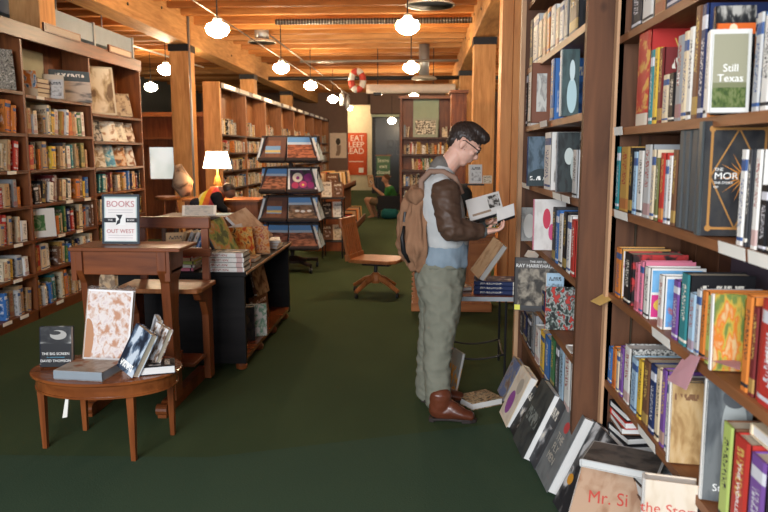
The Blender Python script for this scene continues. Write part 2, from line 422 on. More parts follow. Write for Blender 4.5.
# diffusers and vertical duct
M_DIFF = plain('diffuser_metal', (.55, .50, .42), .35, .3)
def diffuser(x, y, z, r, neck, label):
    d = thing('ceiling_diffuser', (x, y, z), label, 'vent')
    for k in range(4):
        r0 = r * (1 - k * .24)
        part('ring', MB().lathe([(r0, 0), (r0, .015), (r0 * .86, .05), (r0 * .82, .045), (r0 * .93, .0)], (x, y, z + .012 * k), M_DIFF, 28), d, smooth=True)
    part('backing', MB().lathe([(r * .9, .03), (r * .9, .045)], (x, y, z), M_DIFF, 28).lathe([(r * .14, .0), (r * .2, .03)], (x, y, z), M_DIFF, 16), d)
    part('neck', MB().lathe([(neck, .05), (neck, 3.86 - z)], (x, y, z), M_STEEL, 20), d, smooth=True)
p = atz(430, 6, 3.5); diffuser(p.x, p.y, 3.5, .33, .14, 'round ringed ceiling diffuser on a short neck above the reading man')
p = atz(262, 43, 3.6); diffuser(p.x, p.y, 3.6, .26, .13, 'round ceiling diffuser above the wall bookcases, between two globe lamps')
p = atz(424, 84, 3.14); diffuser(p.x, 15.8, 3.14, .27, .11, 'round diffuser on a long vertical duct over the far bookcase')
# flat rectangular duct in front of the post, above the wall bookcase
fd = thing('rectangular_duct', (-4.6, 8, 3), 'flat blue grey sheet metal duct above the wall bookcase', 'duct')
M_DUCT = plain('blue_grey_duct', (.36, .44, .52), .5, .1)
for k in range(5):
    ya = 4.6 + k * 1.3
    part('hanger', MB().tube([(-4.6, ya + .6, 3.3), (-4.6, ya + .6, 3.9)], .01, M_STEEL), fd)
    part('duct_section', MB().box((-5.3, ya, 3.06), (-4.45, ya + 1.28, 3.30), M_DUCT).box((-5.32, ya + 1.26, 3.0), (-4.43, ya + 1.3, 3.32), M_STEEL), fd)
# partition with frosted window past the wall bookcase
def YP(u): return u
yp = 13.0
pt = MB()
a = aty(139, 140, yp).x; b = aty(205, 140, yp).x; wa = aty(147.5, 160, yp).x; wb_ = aty(177, 160, yp).x; wz1 = aty(160, 145, yp).z; wz0 = aty(160, 181, yp).z; pz1 = aty(160, 114, yp).z
pt.box((a - 1.2, yp, 0), (wa, yp + .08, pz1), W_CASE_Z).box((wb_, yp, 0), (-3.72, yp + .08, pz1), W_CASE_Z)
pt.box((wa, yp, 0), (wb_, yp + .08, wz0), W_CASE_Z).box((wa, yp, wz1), (wb_, yp + .08, pz1), W_CASE_Z)
struct('wall_partition', pt)
wn = thing('window_1', ((wa + wb_) / 2, yp, wz0), None, None, kind='structure')
t = NT('frosted_daylight_glass', .5); f = t.noise(t.co('Object', (1, 1, 1)), 2.5, 3)
t.put(t.b.inputs['Emission Color'], t.ramp(f, [(.35, (.55, .62, .58)), (.6, (.85, .88, .85))])); t.b.inputs['Emission Strength'].default_value = .24
M_FROST = t.done((.6, .65, .62))
part('pane', MB().box((wa + .03, yp + .02, wz0 + .03), (wb_ - .03, yp + .05, wz1 - .03), M_FROST), wn)
fr = MB()
for lo, hi in (((wa, wz0), (wa + .04, wz1)), ((wb_ - .04, wz0), (wb_, wz1)), ((wa, wz0), (wb_, wz0 + .04)), ((wa, wz1 - .04), (wb_, wz1))): fr.box((lo[0], yp - .02, lo[1]), (hi[0], yp + .09, hi[1]), W_CASE_Z)
part('window_frame', fr, wn)
struct('trim_3', MB().box((a - 1.2, yp - .06, pz1 - .05), (-3.72, yp + .1, pz1 + .03), W_CASE_X).box((a - 1.2, yp - .05, wz1 + .1), (-3.72, yp, wz1 + .14), W_CASE_X))
# small round-top stand under the frosted window
q = aty(168, 196, 11.9)
st = thing('bar_stool', (q.x, 11.9, 0), 'dark wooden stool with a flat top below the frosted window', 'stool')
part('seat', MB().lathe([(.2, 0), (.21, .02), (.21, .05), (.19, .06)], (q.x, 11.9, q.z - .06), W_CASE_X, 20), st)
for i in range(3):
    a_ = 2 * PI * i / 3 + .4
    part('leg', MB().tube([(q.x + .12 * math.cos(a_), 11.9 + .12 * math.sin(a_), q.z - .05), (q.x + .24 * math.cos(a_), 11.9 + .24 * math.sin(a_), 0)], .022, W_CASE_Z), st)
# ------------------------------------------------------------------ globe lamps
proto = None
def globe(x, y, z, label, glow=True):
    global proto
    if proto is None:
        g = thing('pendant_lamp', (0, 0, 0), None, None)
        part('globe', MB().lathe([(.05, .115), (.075, .10), (.135, .075), (.158, .03), (.155, -.01), (.12, -.055), (.06, -.088), (.02, -.098)], (0, 0, 0), M_GLOBE, 24), g, smooth=True)
        part('fitter', MB().lathe([(.055, .112), (.06, .125), (.06, .155), (.03, .18)], (0, 0, 0), M_STEEL, 16), g, smooth=True)
        part('rod', MB().tube([(0, 0, .17), (0, 0, .95)], .01, M_BLACK), g)
        proto = g; r = g
    else:
        r = proto.copy(); COL.objects.link(r)
        for c in proto.children:
            k = c.copy(); COL.objects.link(k); k.parent = r; k.matrix_parent_inverse = Matrix()
    r.scale = (.88, .88, .88) ; r.location = (x, y, z + .03); tag(r, label, 'lamp', 'opal globe pendant lamps'); return r
for i, y in enumerate((8.73, 12.7, 16.1, 20.2)):
    globe(-2.46 - .02 * i, y, 3.0, 'lit globe lamp above the wall bookcase aisle, %s in its line from the shop front' % ORD[i])
for i, y in enumerate((8.64, 12.8)):
    globe(-.2 - .03 * i, y, 3.0, 'lit globe lamp over the man, %s in the middle line' % ('the near one' if i == 0 else 'the one by the vertical duct'))
globe(-.27, 19.5, 3.0, 'lit globe lamp behind the white duct')
p = atz(166, 72, 3.0); globe(p.x, p.y, 3.0, 'lit globe lamp just beside the big timber post in the next aisle')
p = atz(151, 89, 3.0); globe(p.x, p.y, 3.0, 'lit globe lamp lowest over the frosted window in the next aisle')
p = aty(392, 122, 27.3); globe(-1.08, 24.6, 2.60, 'lit globe lamp in front of the black glazed screen')
for y in (): globe(-2.4, y, 3.0, 'lit globe lamp above the front of the shop'); globe(-.2, y, 3.0, 'lit globe lamp above the shop front, in line with the man')
for i, y in enumerate((9, 13, 17, 21)): globe(3.0, y, 3.0, 'lit globe lamp in the aisle behind the reader, %s along' % ORD[i])
globe(-3.0, 29.2, 3.3, 'lit globe lamp in the cream corridor')
# spotlights on the track
for i, (u, y) in enumerate(((323, 20.5), (330, 22.0))):
    s = thing('spotlight', (-2.3, y, 3.3), 'small pale cylinder spotlight hanging from the track rail, the %s one' % ('near', 'far')[i], 'lamp')
    part('can', MB().lathe([(.05, -.42), (.07, -.40), (.07, -.1), (.04, -.06)], (-2.3, y, 3.3), M_STEEL, 14), s, smooth=True)
    part('arm', MB().tube([(-2.3, y, 3.3), (-2.3, y, 3.2)], .015, M_STEEL), s)
# far wall posters
def panel(name, u0, v0, u1, v1, y, mat, label, cat, th=.02):
    a, b = aty(u0, v1, y), aty(u1, v0, y)
    o = MB().box((a.x, y - th, a.z), (b.x, y, b.z), mat).build(name); tag(o, label, cat); return o, a, b
M_PORT = pict('portrait_print', [(.42, (.55, .42, .30)), (.5, (.62, .50, .36)), (.6, (.16, .12, .09))], (2, 1, 2.2), 2.2, frame_c=None)
o, a, b = panel('portrait_poster', 330, 133, 346.5, 158, YB - .002, plain('poster_beige', (.80, .64, .50), .7), 'beige portrait poster with a sketched figure on the brown wall', 'poster')
cx = (a.x + b.x) / 2
k = MB().ell((cx, YB - .026, a.z + .62), (.09, .004, .13), M_BOLT).prism([(cx - .06, a.z + .5), (cx + .1, a.z + .48), (cx + .09, a.z + .2), (cx + .02, a.z + .08), (cx - .1, a.z + .1), (cx - .05, a.z + .3)], 'Y', YB - .028, YB - .0225, plain('sketch_brown', (.3, .2, .14)))
part('figure_drawing', k, o)
o, a, b = panel('reading_banner', 343, 133, 367, 175, 30.39, plain('orange_red_banner', (.55, .09, .03), .7), 'tall orange red banner with white lettering on the cream corridor wall', 'poster')
for i, s in enumerate(('EAT', 'SLEEP', 'READ')):
    text(s, frame((b.x - .12, 30.36, b.z - .22 - .27 * i), (1, 0, 0), y=(0, 0, 1)), .33, M_WINK, o, align='RIGHT')
part('small_print', MB().box((a.x + .25, 30.36, a.z + .55), (b.x - .15, 30.37, a.z + .58), M_WINK).box((b.x - .35, 30.36, a.z + .1), (b.x - .15, 30.37, a.z + .3), M_WINK), o)
# ================================================================== BOOKCASES
def case(name, label, xf, depth, ys, zs_by_bay, top, w=.035, back=None, mz=W_CASE_Z, my=W_CASE_Y, cornice=.11, kick=.09, side=-1, upz=0):
    """Long case against X; xf = front plane, books face the aisle. side=-1: body extends to -X."""
    xb = xf + side * depth
    lo, hi = min(xf, xb), max(xf, xb)
    c = thing(name, ((xf + xb) / 2, (ys[0] + ys[-1]) / 2, 0), label, 'bookcase')
    for y in ys: part('upright', MB().box((lo, y - w / 2, upz), (hi, y + w / 2, top), mz), c, bevel=.003)
    bx = (lo - .02, lo) if side < 0 else (hi, hi + .02)
    part('back_panel', MB().box((bx[0], ys[0], 0), (bx[1], ys[-1], top), back or mz), c)
    for (a, b), zs in zip(zip(ys, ys[1:]), zs_by_bay):
        for z in zs: part('shelf', MB().box((lo, a + w / 2, z - .028), (hi + (.004 if side < 0 else 0), b - w / 2, z), my), c)
    part('top_board', MB().box((lo, ys[0] - w / 2, top), (hi + .01, ys[-1] + w / 2, top + .03), my), c)
    if cornice: part('cornice', MB().box((xf - .01 if side < 0 else xf - .02, ys[0] - w / 2, top - cornice), (xf + .02 if side < 0 else xf + .01, ys[-1] + w / 2, top + .035), my), c, bevel=.004)
    part('kick_board', MB().box((xf - .05 if side < 0 else xf, ys[0], 0), (xf if side < 0 else xf + .03, ys[-1], kick), my), c)
    return c
LX = -3.7
LY = [5.25, 6.62, 7.98, 9.42]
LZ = [[2.15, 1.77, 1.43, 1.10, .77, .45, .10], [2.13, 1.77, 1.43, 1.10, .77, .45, .10], [2.03, 1.72, 1.42, 1.13, .80, .45, .10]]
lc = case('bookcase', 'tall dark red wooden bookcase along the wall with pale olive upper backs and three bays', LX, .30, LY, LZ, 2.74)
part('olive_backing', MB().box((-3.998, 5.3, 1.8), (-3.99, 7.55, 2.62), M_OLIVE), lc)
part('olive_backing', MB().box((-3.998, 8.0, 2.05), (-3.99, 8.6, 2.62), M_OLIVE), lc)
def sign_holder(x, y0, y1, z, s, label):
    o = MB().box((x + .012, y0, z - .035), (x + .035, y1, z + .05), W_CASE_Y).build('shelf_sign'); tag(o, label, 'sign', 'section signs over the wall bookcase')
    part('sign_paper', MB().box((x + .035, y0 + .03, z - .02), (x + .037, y1 - .03, z + .035), plain('sign_bronze', (.36, .27, .2), .5)), o)
    return o
sign_holder(LX, 7.0, 7.75, 2.79, '', 'small wooden section sign on the cornice over the middle bay')
sign_holder(LX, 8.45, 9.1, 2.79, '', 'small wooden section sign on the cornice over the end bay')

MY = [12.85 + i * 1.82 for i in range(9)]
MZ = [1.92, 1.59, 1.26, .93, .60, .12]
mc = case('bookcase', 'very long wooden bookcase running away behind the calendar rack, seen at a sharp angle', -3.6, .30, MY, [MZ] * 8, 2.78, w=.05, mz=W_BEAMC if 'W_BEAMC' in globals() else wood('warm_case_wood', (.22, .085, .03), (.46, .2, .08), 'Z', .5), my=W_DARK, cornice=.06)
part('end_board', MB().box((-3.9, 12.78, 0), (-3.6, 12.82, 2.83), W_POST), mc)
for i in range(13):
    y0 = 13.0 + i * 1.1
    part('cornice_label', MB().box((-3.577, y0, 2.74), (-3.572, y0 + .75, 2.81), M_PAPER if i % 3 else M_DIFF), mc)
for i in range(5): part('olive_backing', MB().box((-3.898, MY[i] + .1, 1.95), (-3.89, MY[i] + .8, 2.7), M_OLIVE), mc)
# books of the long middle bookcase and the far bookcase: far beyond three hundred, a pixel wide each
WCOL = ['cream'] * 5 + ['tan'] * 4 + ['brown'] * 4 + ['white'] * 3 + ['orange'] * 3 + ['black'] * 4 + ['red'] * 2 + ['maroon', 'gold', 'yellow', 'green', 'teal', 'blue', 'navy', 'grey', 'pale grey', 'pale grey', 'olive', 'charcoal', 'gold']
def stuff_rows(name, label, rows, seed, side, dmin=.13, dmax=.2, xy='Y'):
    r = random.Random(seed); m = MB()
    for (x, y0, y1, z, hm) in rows:
        y = y0 + r.uniform(0, .05)
        while y < y1 - .07:
            tk = r.uniform(.022, .055); h = hm * r.uniform(.62, .98); d = r.uniform(dmin, dmax); c = r.choice(WCOL + ['cream', 'white', 'cream', 'tan', 'pale grey', 'white'])
            if r.random() < .04: y += r.uniform(.05, .3); continue
            lean = r.choice([0, 0, 0, .08, -.06])
            if xy == 'Y':
                a, b = (x - .02 - d, x - .02) if side < 0 else (x + .02, x + .02 + d)
                o = h * math.tan(lean)
                m.prism([(y, z + .001), (y + tk, z + .001), (y + tk + o, z + h), (y + o, z + h)], 'X', a, b, cover_plain(c))
            else:
                o = h * math.tan(lean)
                m.prism([(y, z + .001), (y + tk, z + .001), (y + tk + o, z + h), (y + o, z + h)], 'Y', x, x + d, cover_plain(c))
            y += tk + .004 + max(0, abs(o) * .2)
    o = m.build(name); tag(o, label, 'books', kind='stuff'); return o
_cp = {}
def cover_plain(c):
    if c not in _cp:
        t = NT('paper_cover_' + c.replace(' ', '_'), .55, .3)
        f = t.noise(t.co('Object', (9, 9, 30)), 2, 2)
        _cp[c] = t.done(t.mix(t.math('GREATER_THAN', f, .56), PAL[c], (.6, .52, .4) if c not in LIGHT else mul(PAL[c], .45)))
    return _cp[c]
rows = []
for i in range(8):
    for j, z in enumerate(MZ):
        rows.append((-3.6, MY[i] + .04, MY[i + 1] - .04 - (R.uniform(.2, .9) if j == 0 else 0), z, .24 if j else .3))
stuff_rows('shelved_books', 'hundreds of small mixed books filling the long middle bookcase behind the calendar rack', rows, 3, -1)
# far bookcase facing us
fx0, fx1, fy = (400.5 - 423.8) / F * 15.6, (452 - 423.8) / F * 15.6, 15.6
fz = [1.6 + (152 - v) / F * 15.6 for v in (137.5, 154, 169.5, 185.5, 202)] + [.1]
fc = thing('bookcase', ((fx0 + fx1) / 2, fy + .15, 0), 'dark backed bookcase facing us at the end of the aisle behind the man', 'bookcase')
ft = 2.72
for x in (fx0, fx1 - .03): part('upright', MB().box((x, fy, 0), (x + .035, fy + .3, ft), W_CASE_Z), fc)
part('back_panel', MB().box((fx0, fy + .3, 0), (fx1, fy + .32, ft), W_CASE_Z), fc)
for z in fz: part('shelf', MB().box((fx0 + .035, fy, z - .045), (fx1 - .03, fy + .3, z), W_DARK), fc)
part('top_board', MB().box((fx0 - .03, fy - .03, ft), (fx1 + .03, fy + .32, ft + .06), W_CASE_X), fc)
g0, g1 = (413 - 423.8) / F * 15.6, (438.5 - 423.8) / F * 15.6
part('olive_backing', MB().box((g0, fy + .26, fz[0]), (g1, fy + .29, ft), plain('sage_backing', (.34, .40, .28), .8)), fc)
rows = []
for i, z in enumerate(fz):
    if i == 0: rows += [(fy + .03, fx0 + .05, g0 - .02, z, .27), (fy + .03, g1 + .02, fx1 - .05, z, .24)]
    else: rows.append((fy + .03, fx0 + .05, fx1 - .05, z, .27))
stuff_rows('shelved_books', 'small mixed books filling the shelves of the far bookcase behind the man', rows, 11, 1, xy='X')
a = aty(413, 136.8, fy); b = aty(438, 118, fy)
fp = MB().box((a.x, fy + .02, fz[0]), (b.x, fy + .05, b.z), plain('sage_frame', (.30, .33, .24), .5)).build('framed_photograph'); tag(fp, 'sage framed group photograph standing on the top shelf of the far bookcase', 'picture')
part('print', MB().box((a.x + .05, fy + .012, fz[0] + .06), (b.x - .05, fy + .02, b.z - .05), pict('group_photo', [(.42, (.06, .05, .04)), (.5, (.35, .3, .22)), (.58, (.72, .66, .52))], (3, 1, 3), 3.2)), fp)
# wooden case end standing by the far posts
ec = thing('side_cabinet', (.58, 13.2, 0), 'plain tall wooden cabinet end beside the timber posts, just behind the reading man', 'cabinet')
a = aty(451.5, 94, 13.0).x; b = aty(467, 94, 13.0).x; zt = aty(460, 93, 13.0).z
part('body', MB().box((a, 13.0, 0), (b, 13.6, zt), W_CASE_Z), ec, bevel=.01)
part('cap', MB().box((a - .03, 12.96, zt), (b + .03, 13.64, zt + .05), W_CASE_X), ec)
for i in range(2): part('panel', MB().box((a + .04, 12.985, .2 + i * 1.2), (b - .04, 13.0, 1.3 + i * 1.15), W_CASE_Z), ec, bevel=.006)
# second row bookcase beyond the orange post, glimpsed between the posts
cz = [.1, .5, .88, 1.25, 1.62, 2.0]
gc = case('bookcase', 'bookcase glimpsed in the gap between the timber posts behind the man', 1.35, .3, [8.4, 10.2, 12.0], [cz] * 2, 2.5, side=1)
stuff_rows('shelved_books', 'books glimpsed in the gap between the timber posts', [(1.35, a_ + .05, b_ - .05, z, .27) for a_, b_ in ((8.4, 10.2), (10.2, 12.0)) for z in cz], 5, 1)

# ------------------------------------------------------------------ individual books of the wall bookcase
SHN = ['top shelf', 'second shelf', 'third shelf', 'fourth shelf', 'fifth shelf', 'sixth shelf', 'bottom shelf']
def shelf_books(x, side, y0, y1, z, hm, seed, where, group, tmin=.03, tmax=.075, name=None, cols=None, dr=(.14, .2)):
    r = random.Random(seed); y = y0; k = 0; lean = 0; run = 0
    while True:
        if run <= 0:
            lean = r.choice([0, 0, .05, .1, -.05, .14]); run = r.randint(2, 5)
        run -= 1
        tk = r.uniform(tmin, tmax); h = hm * r.uniform(.60, .94); d = r.uniform(*dr)
        c = (cols or WCOL)[r.randrange(len(cols or WCOL))]; v = r.randrange(3)
        o = h * abs(math.sin(lean))
        if y + tk + o + .01 > y1: break
        me = unit_book(c, v)
        kind = 'hardcover_book' if tk > .05 else 'paperback_book'
        ob = D.objects.new(kind, me); COL.objects.link(ob)
        # lean towards +Y (lean>0) pivots on the +Y bottom corner
        th = -lean if side < 0 else lean
        th = lean
        # local frame: y axis into the shelf, x along
        if side < 0: Mb = Matrix.Rotation(PI / 2, 4, 'Z')       # local +y -> -X ; local x -> +Y
        else: Mb = Matrix.Rotation(-PI / 2, 4, 'Z')             # local +y -> +X ; local x -> -Y
        sx = 1 if side < 0 else -1
        w_ = tk / math.cos(lean)
        piv = Vector((x + side * r.uniform(.015, .065), y + (w_ if lean >= 0 else 0) + (0 if lean >= 0 else h * abs(math.sin(lean))), z + .001))
        yc = Vector((0, (-tk / 2 if lean >= 0 else tk / 2), 0))
        Mr = Matrix.Translation(piv) @ Matrix.Rotation(-lean, 4, 'X') @ Matrix.Translation(yc) @ Mb @ Matrix.Diagonal((tk, d, h, 1))
        ob.matrix_world = Mr
        nxt = y + w_ + .003
        sz = 'thick' if tk > .055 else 'slim' if tk < .04 else 'tall' if h > .85 * hm else 'small'
        tag(ob, '%s %s book, %s in row, %s' % (sz, c, ORD[min(k, 34)], where), 'book', group)
        k += 1
        if run == 0 and lean: nxt += h * abs(math.sin(lean)) * 1.0
        if r.random() < .12: nxt += r.uniform(.02, .12)
        y = nxt
    return k
LCOL = WCOL + ['orange', 'teal', 'blue', 'cream', 'tan', 'white']
BAYN = ['cropped bay', 'middle bay', 'end bay']
skip = {(0, 0), (1, 0), (2, 0), (2, 1), (2, 2)}
for b in range(3):
    zs = LZ[b] + []
    for s in range(7):
        if (b, s) in skip: continue
        y0 = max(LY[b], 6.08) + .03; y1 = LY[b + 1] - .03
        hm = (zs[s - 1] - zs[s] - .04) if s else .4
        if (b, s) == (1, 4): y0 = 6.98 + .0
        if (b, s) == (2, 6) or (b, s) == (2, 5): y1 -= .25
        shelf_books(LX, -1, y0, y1, zs[s], min(hm, .31), 40 + b * 10 + s, '%s, %s of wall bookcase' % (SHN[s], BAYN[b]), 'books in the %s of the wall bookcase, %s' % (BAYN[b], SHN[s]), .034, .088, cols=LCOL)
# face-out displays in that case
def fo(label, x, y, z, w, h, t_, mat, n=(.74, -.67), tilt=.14, spn=None, name='display_book', g='face out books in the wall bookcase', pages=M_PAGEW, cat='book'):
    x += .055
    return free_book(name, label, (t_, w, h), face_M((x, y, z + .002 + t_ * .5 * math.sin(tilt)), n, tilt), mat, spn, g, cat, pages)
K = lambda *c: [(.36 + .09 * i, q) for i, q in enumerate(c)]
fo('large face out photo book of many small monochrome pictures on the cropped bay top shelf', -3.86, 6.35, 2.15, .34, .36, .03, pict('many_mono', K((.05, .05, .04), (.5, .47, .38), (.1, .09, .08), (.65, .6, .5)), (1, 4, 4), 3))
fo('small blue and orange face out book beside the divider, middle bay top shelf', -3.84, 6.85, 2.13, .17, .24, .03, pict('blue_orange_c', K((.05, .18, .35), (.6, .6, .55), (.6, .22, .05)), loc=3, bands=((0, .3, (.6, .5, .35)),)))
for i, (c, w_) in enumerate((('brown', .24), ('black', .23), ('maroon', .24), ('charcoal', .22))):
    free_book('stacked_book', '%s book in the flat stack on the middle bay top shelf, %s from bottom' % (c, ORD[i]), (.045, .2, w_), flat_M(-3.85, 7.08, 2.131 + i * .046, .045, w_, PI / 2), cover_mat(c), spine_mat(c), 'flat stack on the wall bookcase')
fo('slanted slim white book leaning on the stack in the middle bay top shelf', -3.78, 7.24, 2.13, .16, .2, .02, cover_mat('white', 1), n=(.3, -.95), tilt=.3)
fo('cream book with a red spot facing out on the middle bay top shelf', -3.84, 7.36, 2.13, .2, .25, .04, pict('red_spot', K((.7, .62, .5), (.72, .66, .55), (.7, .6, .5)), bands=((.4, .75, (.5, .04, .04)),), frame_c=(.72, .66, .55), bw=.3))
fo('wide grey landscape photo book of dunes under a dark sky, middle bay top shelf', -3.83, 7.70, 2.13, .42, .33, .03, pict('dunes', K((.16, .17, .18), (.45, .4, .36), (.6, .54, .48)), (1, 1.2, 4), 1.6, bands=((.66, 1, (.10, .13, .15)),), title=20, tz=(.8, .9), loc=9))
fo('big tall brown and white photo poster leaning in the end bay top shelf', -3.85, 8.38, 2.03, .42, .56, .03, pict('faded_photo', K((.16, .10, .06), (.42, .32, .2), (.68, .6, .48)), (1, 1.6, 1.4), 1.7, loc=4, frame_c=(.5, .44, .34), bw=.05), name='framed_poster', cat='picture')
fo('dark brown photo book leaning back beside the tall poster in the end bay', -3.84, 8.9, 2.03, .36, .3, .03, pict('dark_photo', K((.05, .03, .02), (.2, .13, .08), (.34, .25, .16)), loc=6), tilt=.35)
for i, (y, lab, cc, w_) in enumerate(((8.2, 'black', K((.03, .03, .03), (.1, .1, .1), (.5, .45, .4)), .2), (8.5, 'white illustrated', K((.35, .2, .12), (.7, .62, .5), (.72, .68, .6)), .3), (8.82, 'grey and brown', K((.2, .12, .08), (.45, .38, .3), (.7, .62, .5)), .26), (9.12, 'dark red', K((.15, .05, .03), (.3, .2, .12), (.62, .5, .4)), .22))):
    fo('%s magazine tilted face out, %s on the second shelf of the end bay' % (lab, ORD[i]), -3.84, y, 1.72, w_, .26, .015, pict('mag_a%d' % i, cc, loc=i * 3, title=16), tilt=.42, name='magazine', cat='magazine')
for i, (y, lab, cc) in enumerate(((8.18, 'cream', K((.6, .5, .35), (.3, .2, .1), (.7, .62, .5))), (8.45, 'blue', K((.05, .2, .34), (.12, .38, .5), (.55, .6, .55))), (8.78, 'brown and orange', K((.12, .05, .03), (.5, .2, .06), (.62, .45, .3))), (9.05, 'white and rust', K((.3, .12, .06), (.68, .6, .5), (.7, .66, .6))))):
    fo('%s magazine tilted face out, %s on the third shelf of the end bay' % (lab, ORD[i]), -3.84, y, 1.42, .26, .27, .015, pict('mag_b%d' % i, cc, loc=i * 4 + 1, title=12), tilt=.40, name='magazine', cat='magazine')
fo('white face out book with a green picture on the fifth shelf of the middle bay', -3.79, 6.80, .77, .30, .28, .03, pict('green_on_white', K((.06, .2, .06), (.3, .36, .2), (.06, .15, .05)), frame_c=(.74, .72, .66), bw=.32), tilt=.1)
# shelf edge labels
for i, (u, v, s) in enumerate(((12, 174, 1.43), (40, 90, 0), (18, 239, .77), (62, 237, .77), (80, 237, .77), (70, 207, 1.1), (88, 205, 1.1), (18, 280, .45), (86, 275, .45), (60, 300, .1), (8, 328, .1), (25, 322, .1))):
    p = atx(u, v, LX + .006)
    o = MB().box((LX + .005, p.y - .07, s - .03 if s else 2.10), (LX + .008, p.y + .07, s + .002 if s else 2.13), M_PAPER).build('shelf_label')
    tag(o, 'small white shelf edge label on the wall bookcase, %s counted along its edges' % ORD[i], 'label', 'paper labels on the wall bookcase')
# ================================================================== OVAL TABLE
ox, oy, oz = -1.70, 3.68, .45
ot = thing('oval_table', (ox, oy, 0), 'small oval reddish wood side table with tapering legs standing on the carpet', 'table')
def oval(m, rx, ry, z0, z1, mat, n=48): return m.lathe([(1, z0), (1, z1)], (ox, oy, 0), mat, n, sx=rx, sy=ry)
m = MB(); m.lathe([(.985, oz - .018), (1, oz - .012), (1, oz - .004), (.985, oz)], (ox, oy, 0), W_TABLE, 56, sx=.40, sy=.30)
part('tabletop', m, ot)
part('apron', oval(MB(), .375, .275, oz - .085, oz - .018, W_TABLE), ot)
part('apron_bead', oval(MB(), .380, .280, oz - .088, oz - .078, W_TABLE), ot)
for lx, ly in ((-2.05, 3.64), (-1.50, 3.50), (-1.42, 3.86), (-1.95, 3.90)):
    part('leg', MB().add([(lx + sx * a, ly + sy * a, z) for a, z in ((.012, 0), (.021, oz - .02)) for sx, sy in ((-1, -1), (1, -1), (1, 1), (-1, 1))], [(0, 3, 2, 1), (4, 5, 6, 7), (0, 1, 5, 4), (1, 2, 6, 5), (2, 3, 7, 6), (3, 0, 4, 7)], wood('leg_wood', (.10, .025, .007), (.28, .08, .022), 'Z', .3) if 'leg_wood' not in D.materials else D.materials['leg_wood']), ot)
# books on it
P = lambda u, v, y: aty(u, v, y)
bs = pict('big_dark_film_cover', [(.4, (.02, .02, .022)), (.55, (.05, .05, .05)), (.7, (.35, .35, .33))], (1, 1.5, 3), 1.5, bands=((0, .58, (.018, .018, .02)),), discs=((.6, .8, .26, .12, (.36, .35, .32)), (.5, .85, .18, .05, (.03, .03, .03))))
b0 = free_book('hardcover_book', 'black film history hardcover standing upright on the oval table, pale cloud over white capitals', (.045, .165, .215), face_M((-1.965, 3.66, oz + .006), (.10, -1), .12), bs, spine_mat('navy', 0), pages=M_PAGEW)
Mx = b0.matrix_world.copy()
def on_cover(o, size, y, z, body, h, mat, parent=None, align='CENTER', name='cover_lettering', sx=1.0, off=.0006, rot=0):
    t_, d, hh = size
    M = o.matrix_world @ Matrix.Translation((t_ / 2 + off, y, z)) @ Matrix(((0, 0, 1, 0), (1, 0, 0, 0), (0, 1, 0, 0), (0, 0, 0, 1))) @ Matrix.Rotation(rot, 4, 'Z')
    return text(body, M, h, mat, o, name, align, .0004, sx)
bpy.context.view_layer.update()
on_cover(b0, (.045, .155, .205), 0, .070, 'THE BIG SCREEN', .0195, M_WINK)
on_cover(b0, (.045, .155, .205), 0, .052, 'the story of the movies', .010, plain('sky_ink', (.1, .4, .6)))
on_cover(b0, (.045, .155, .205), 0, .032, 'DAVID THOMSON', .0195, M_WINK)
anat = pict('anatomy_drawing', [(.36, (.46, .22, .12)), (.45, (.60, .44, .36)), (.52, (.70, .64, .60)), (.60, (.66, .56, .53)), (.68, (.5, .4, .38))], (1, 2.4, 3), 3.2, loc=2, frame_c=(.78, .76, .74), bw=.04, bands=(), discs=((.08, .28, .14, .30, (.42, .19, .08)),))
b1 = free_book('art_book', 'tall pale art book of figure sketches propped up on the oval table', (.05, .245, .385), face_M((-1.745, 3.775, oz + .012), (.16, -1), .22, -.07), anat, cover_mat('tan'), pages=M_PAGE)
wrap = NT('clear_plastic_wrap', .15, .6); wrap.b.inputs['Transmission Weight'].default_value = .9; wrap.b.inputs['Alpha'].default_value = .35; M_WRAP = wrap.done((.9, .92, .95))
w_ = MB()
r = random.Random(3); pts = []
for i in range(13): pts.append((-.128 + .256 * i / 12 , .385 + .004 + r.uniform(.004, .03)))
vs = [(.028 + r.uniform(-.01, .01), a, .383) for a, b in pts] + [(r.uniform(-.012, .02), a + r.uniform(-.004, .004), b) for a, b in pts] + [(-.028, a, .383) for a, b in pts]
w_.add(vs, [(i, i + 1, 14 + i, 13 + i) for i in range(12)] + [(13 + i, 14 + i, 27 + i, 26 + i) for i in range(12)], M_WRAP)
q = w_.build('plastic_wrapping'); q.parent = b1
flatc = pict('sepia_flat_cover', [(.4, (.30, .22, .16)), (.52, (.44, .38, .31)), (.62, (.30, .11, .05))], (1, 1.6, 1.6), 1.6, loc=8, rough=.2)
b2 = free_book('art_book', 'grey edged shrink wrapped art book lying flat at the front of the oval table', (.048, .21, .265), flat_M(-1.735, 3.545, oz + .001, .048, .265, PI / 2 + PI / 2 * .94), flatc, plain('blue_grey_spine', (.25, .29, .32), .3), pages=plain('blue_grey_edges', (.26, .30, .33), .35))
face = pict('face_cover', [(.42, (.02, .025, .04)), (.52, (.12, .17, .24)), (.58, (.55, .62, .68))], (1, 1.8, 1.6), 1.5, loc=1, title=22, tz=(.08, .22), rough=.2)
b3 = free_book('paperback_book', 'dark blue paperback with a pale face, leaning sideways on the oval table', (.045, .135, .245), face_M((-1.480, 3.50, oz + .006), (-.62, -.8), .0, .0) @ Matrix.Rotation(.38, 4, 'X') @ Matrix.Rotation(.0, 4, 'Y'), face, spine_mat('navy', 0), pages=M_PAGE)
b3.matrix_world = frame((-1.525, 3.53, oz + .022), (-.42, -.85, .30), (.42, .10, .88))
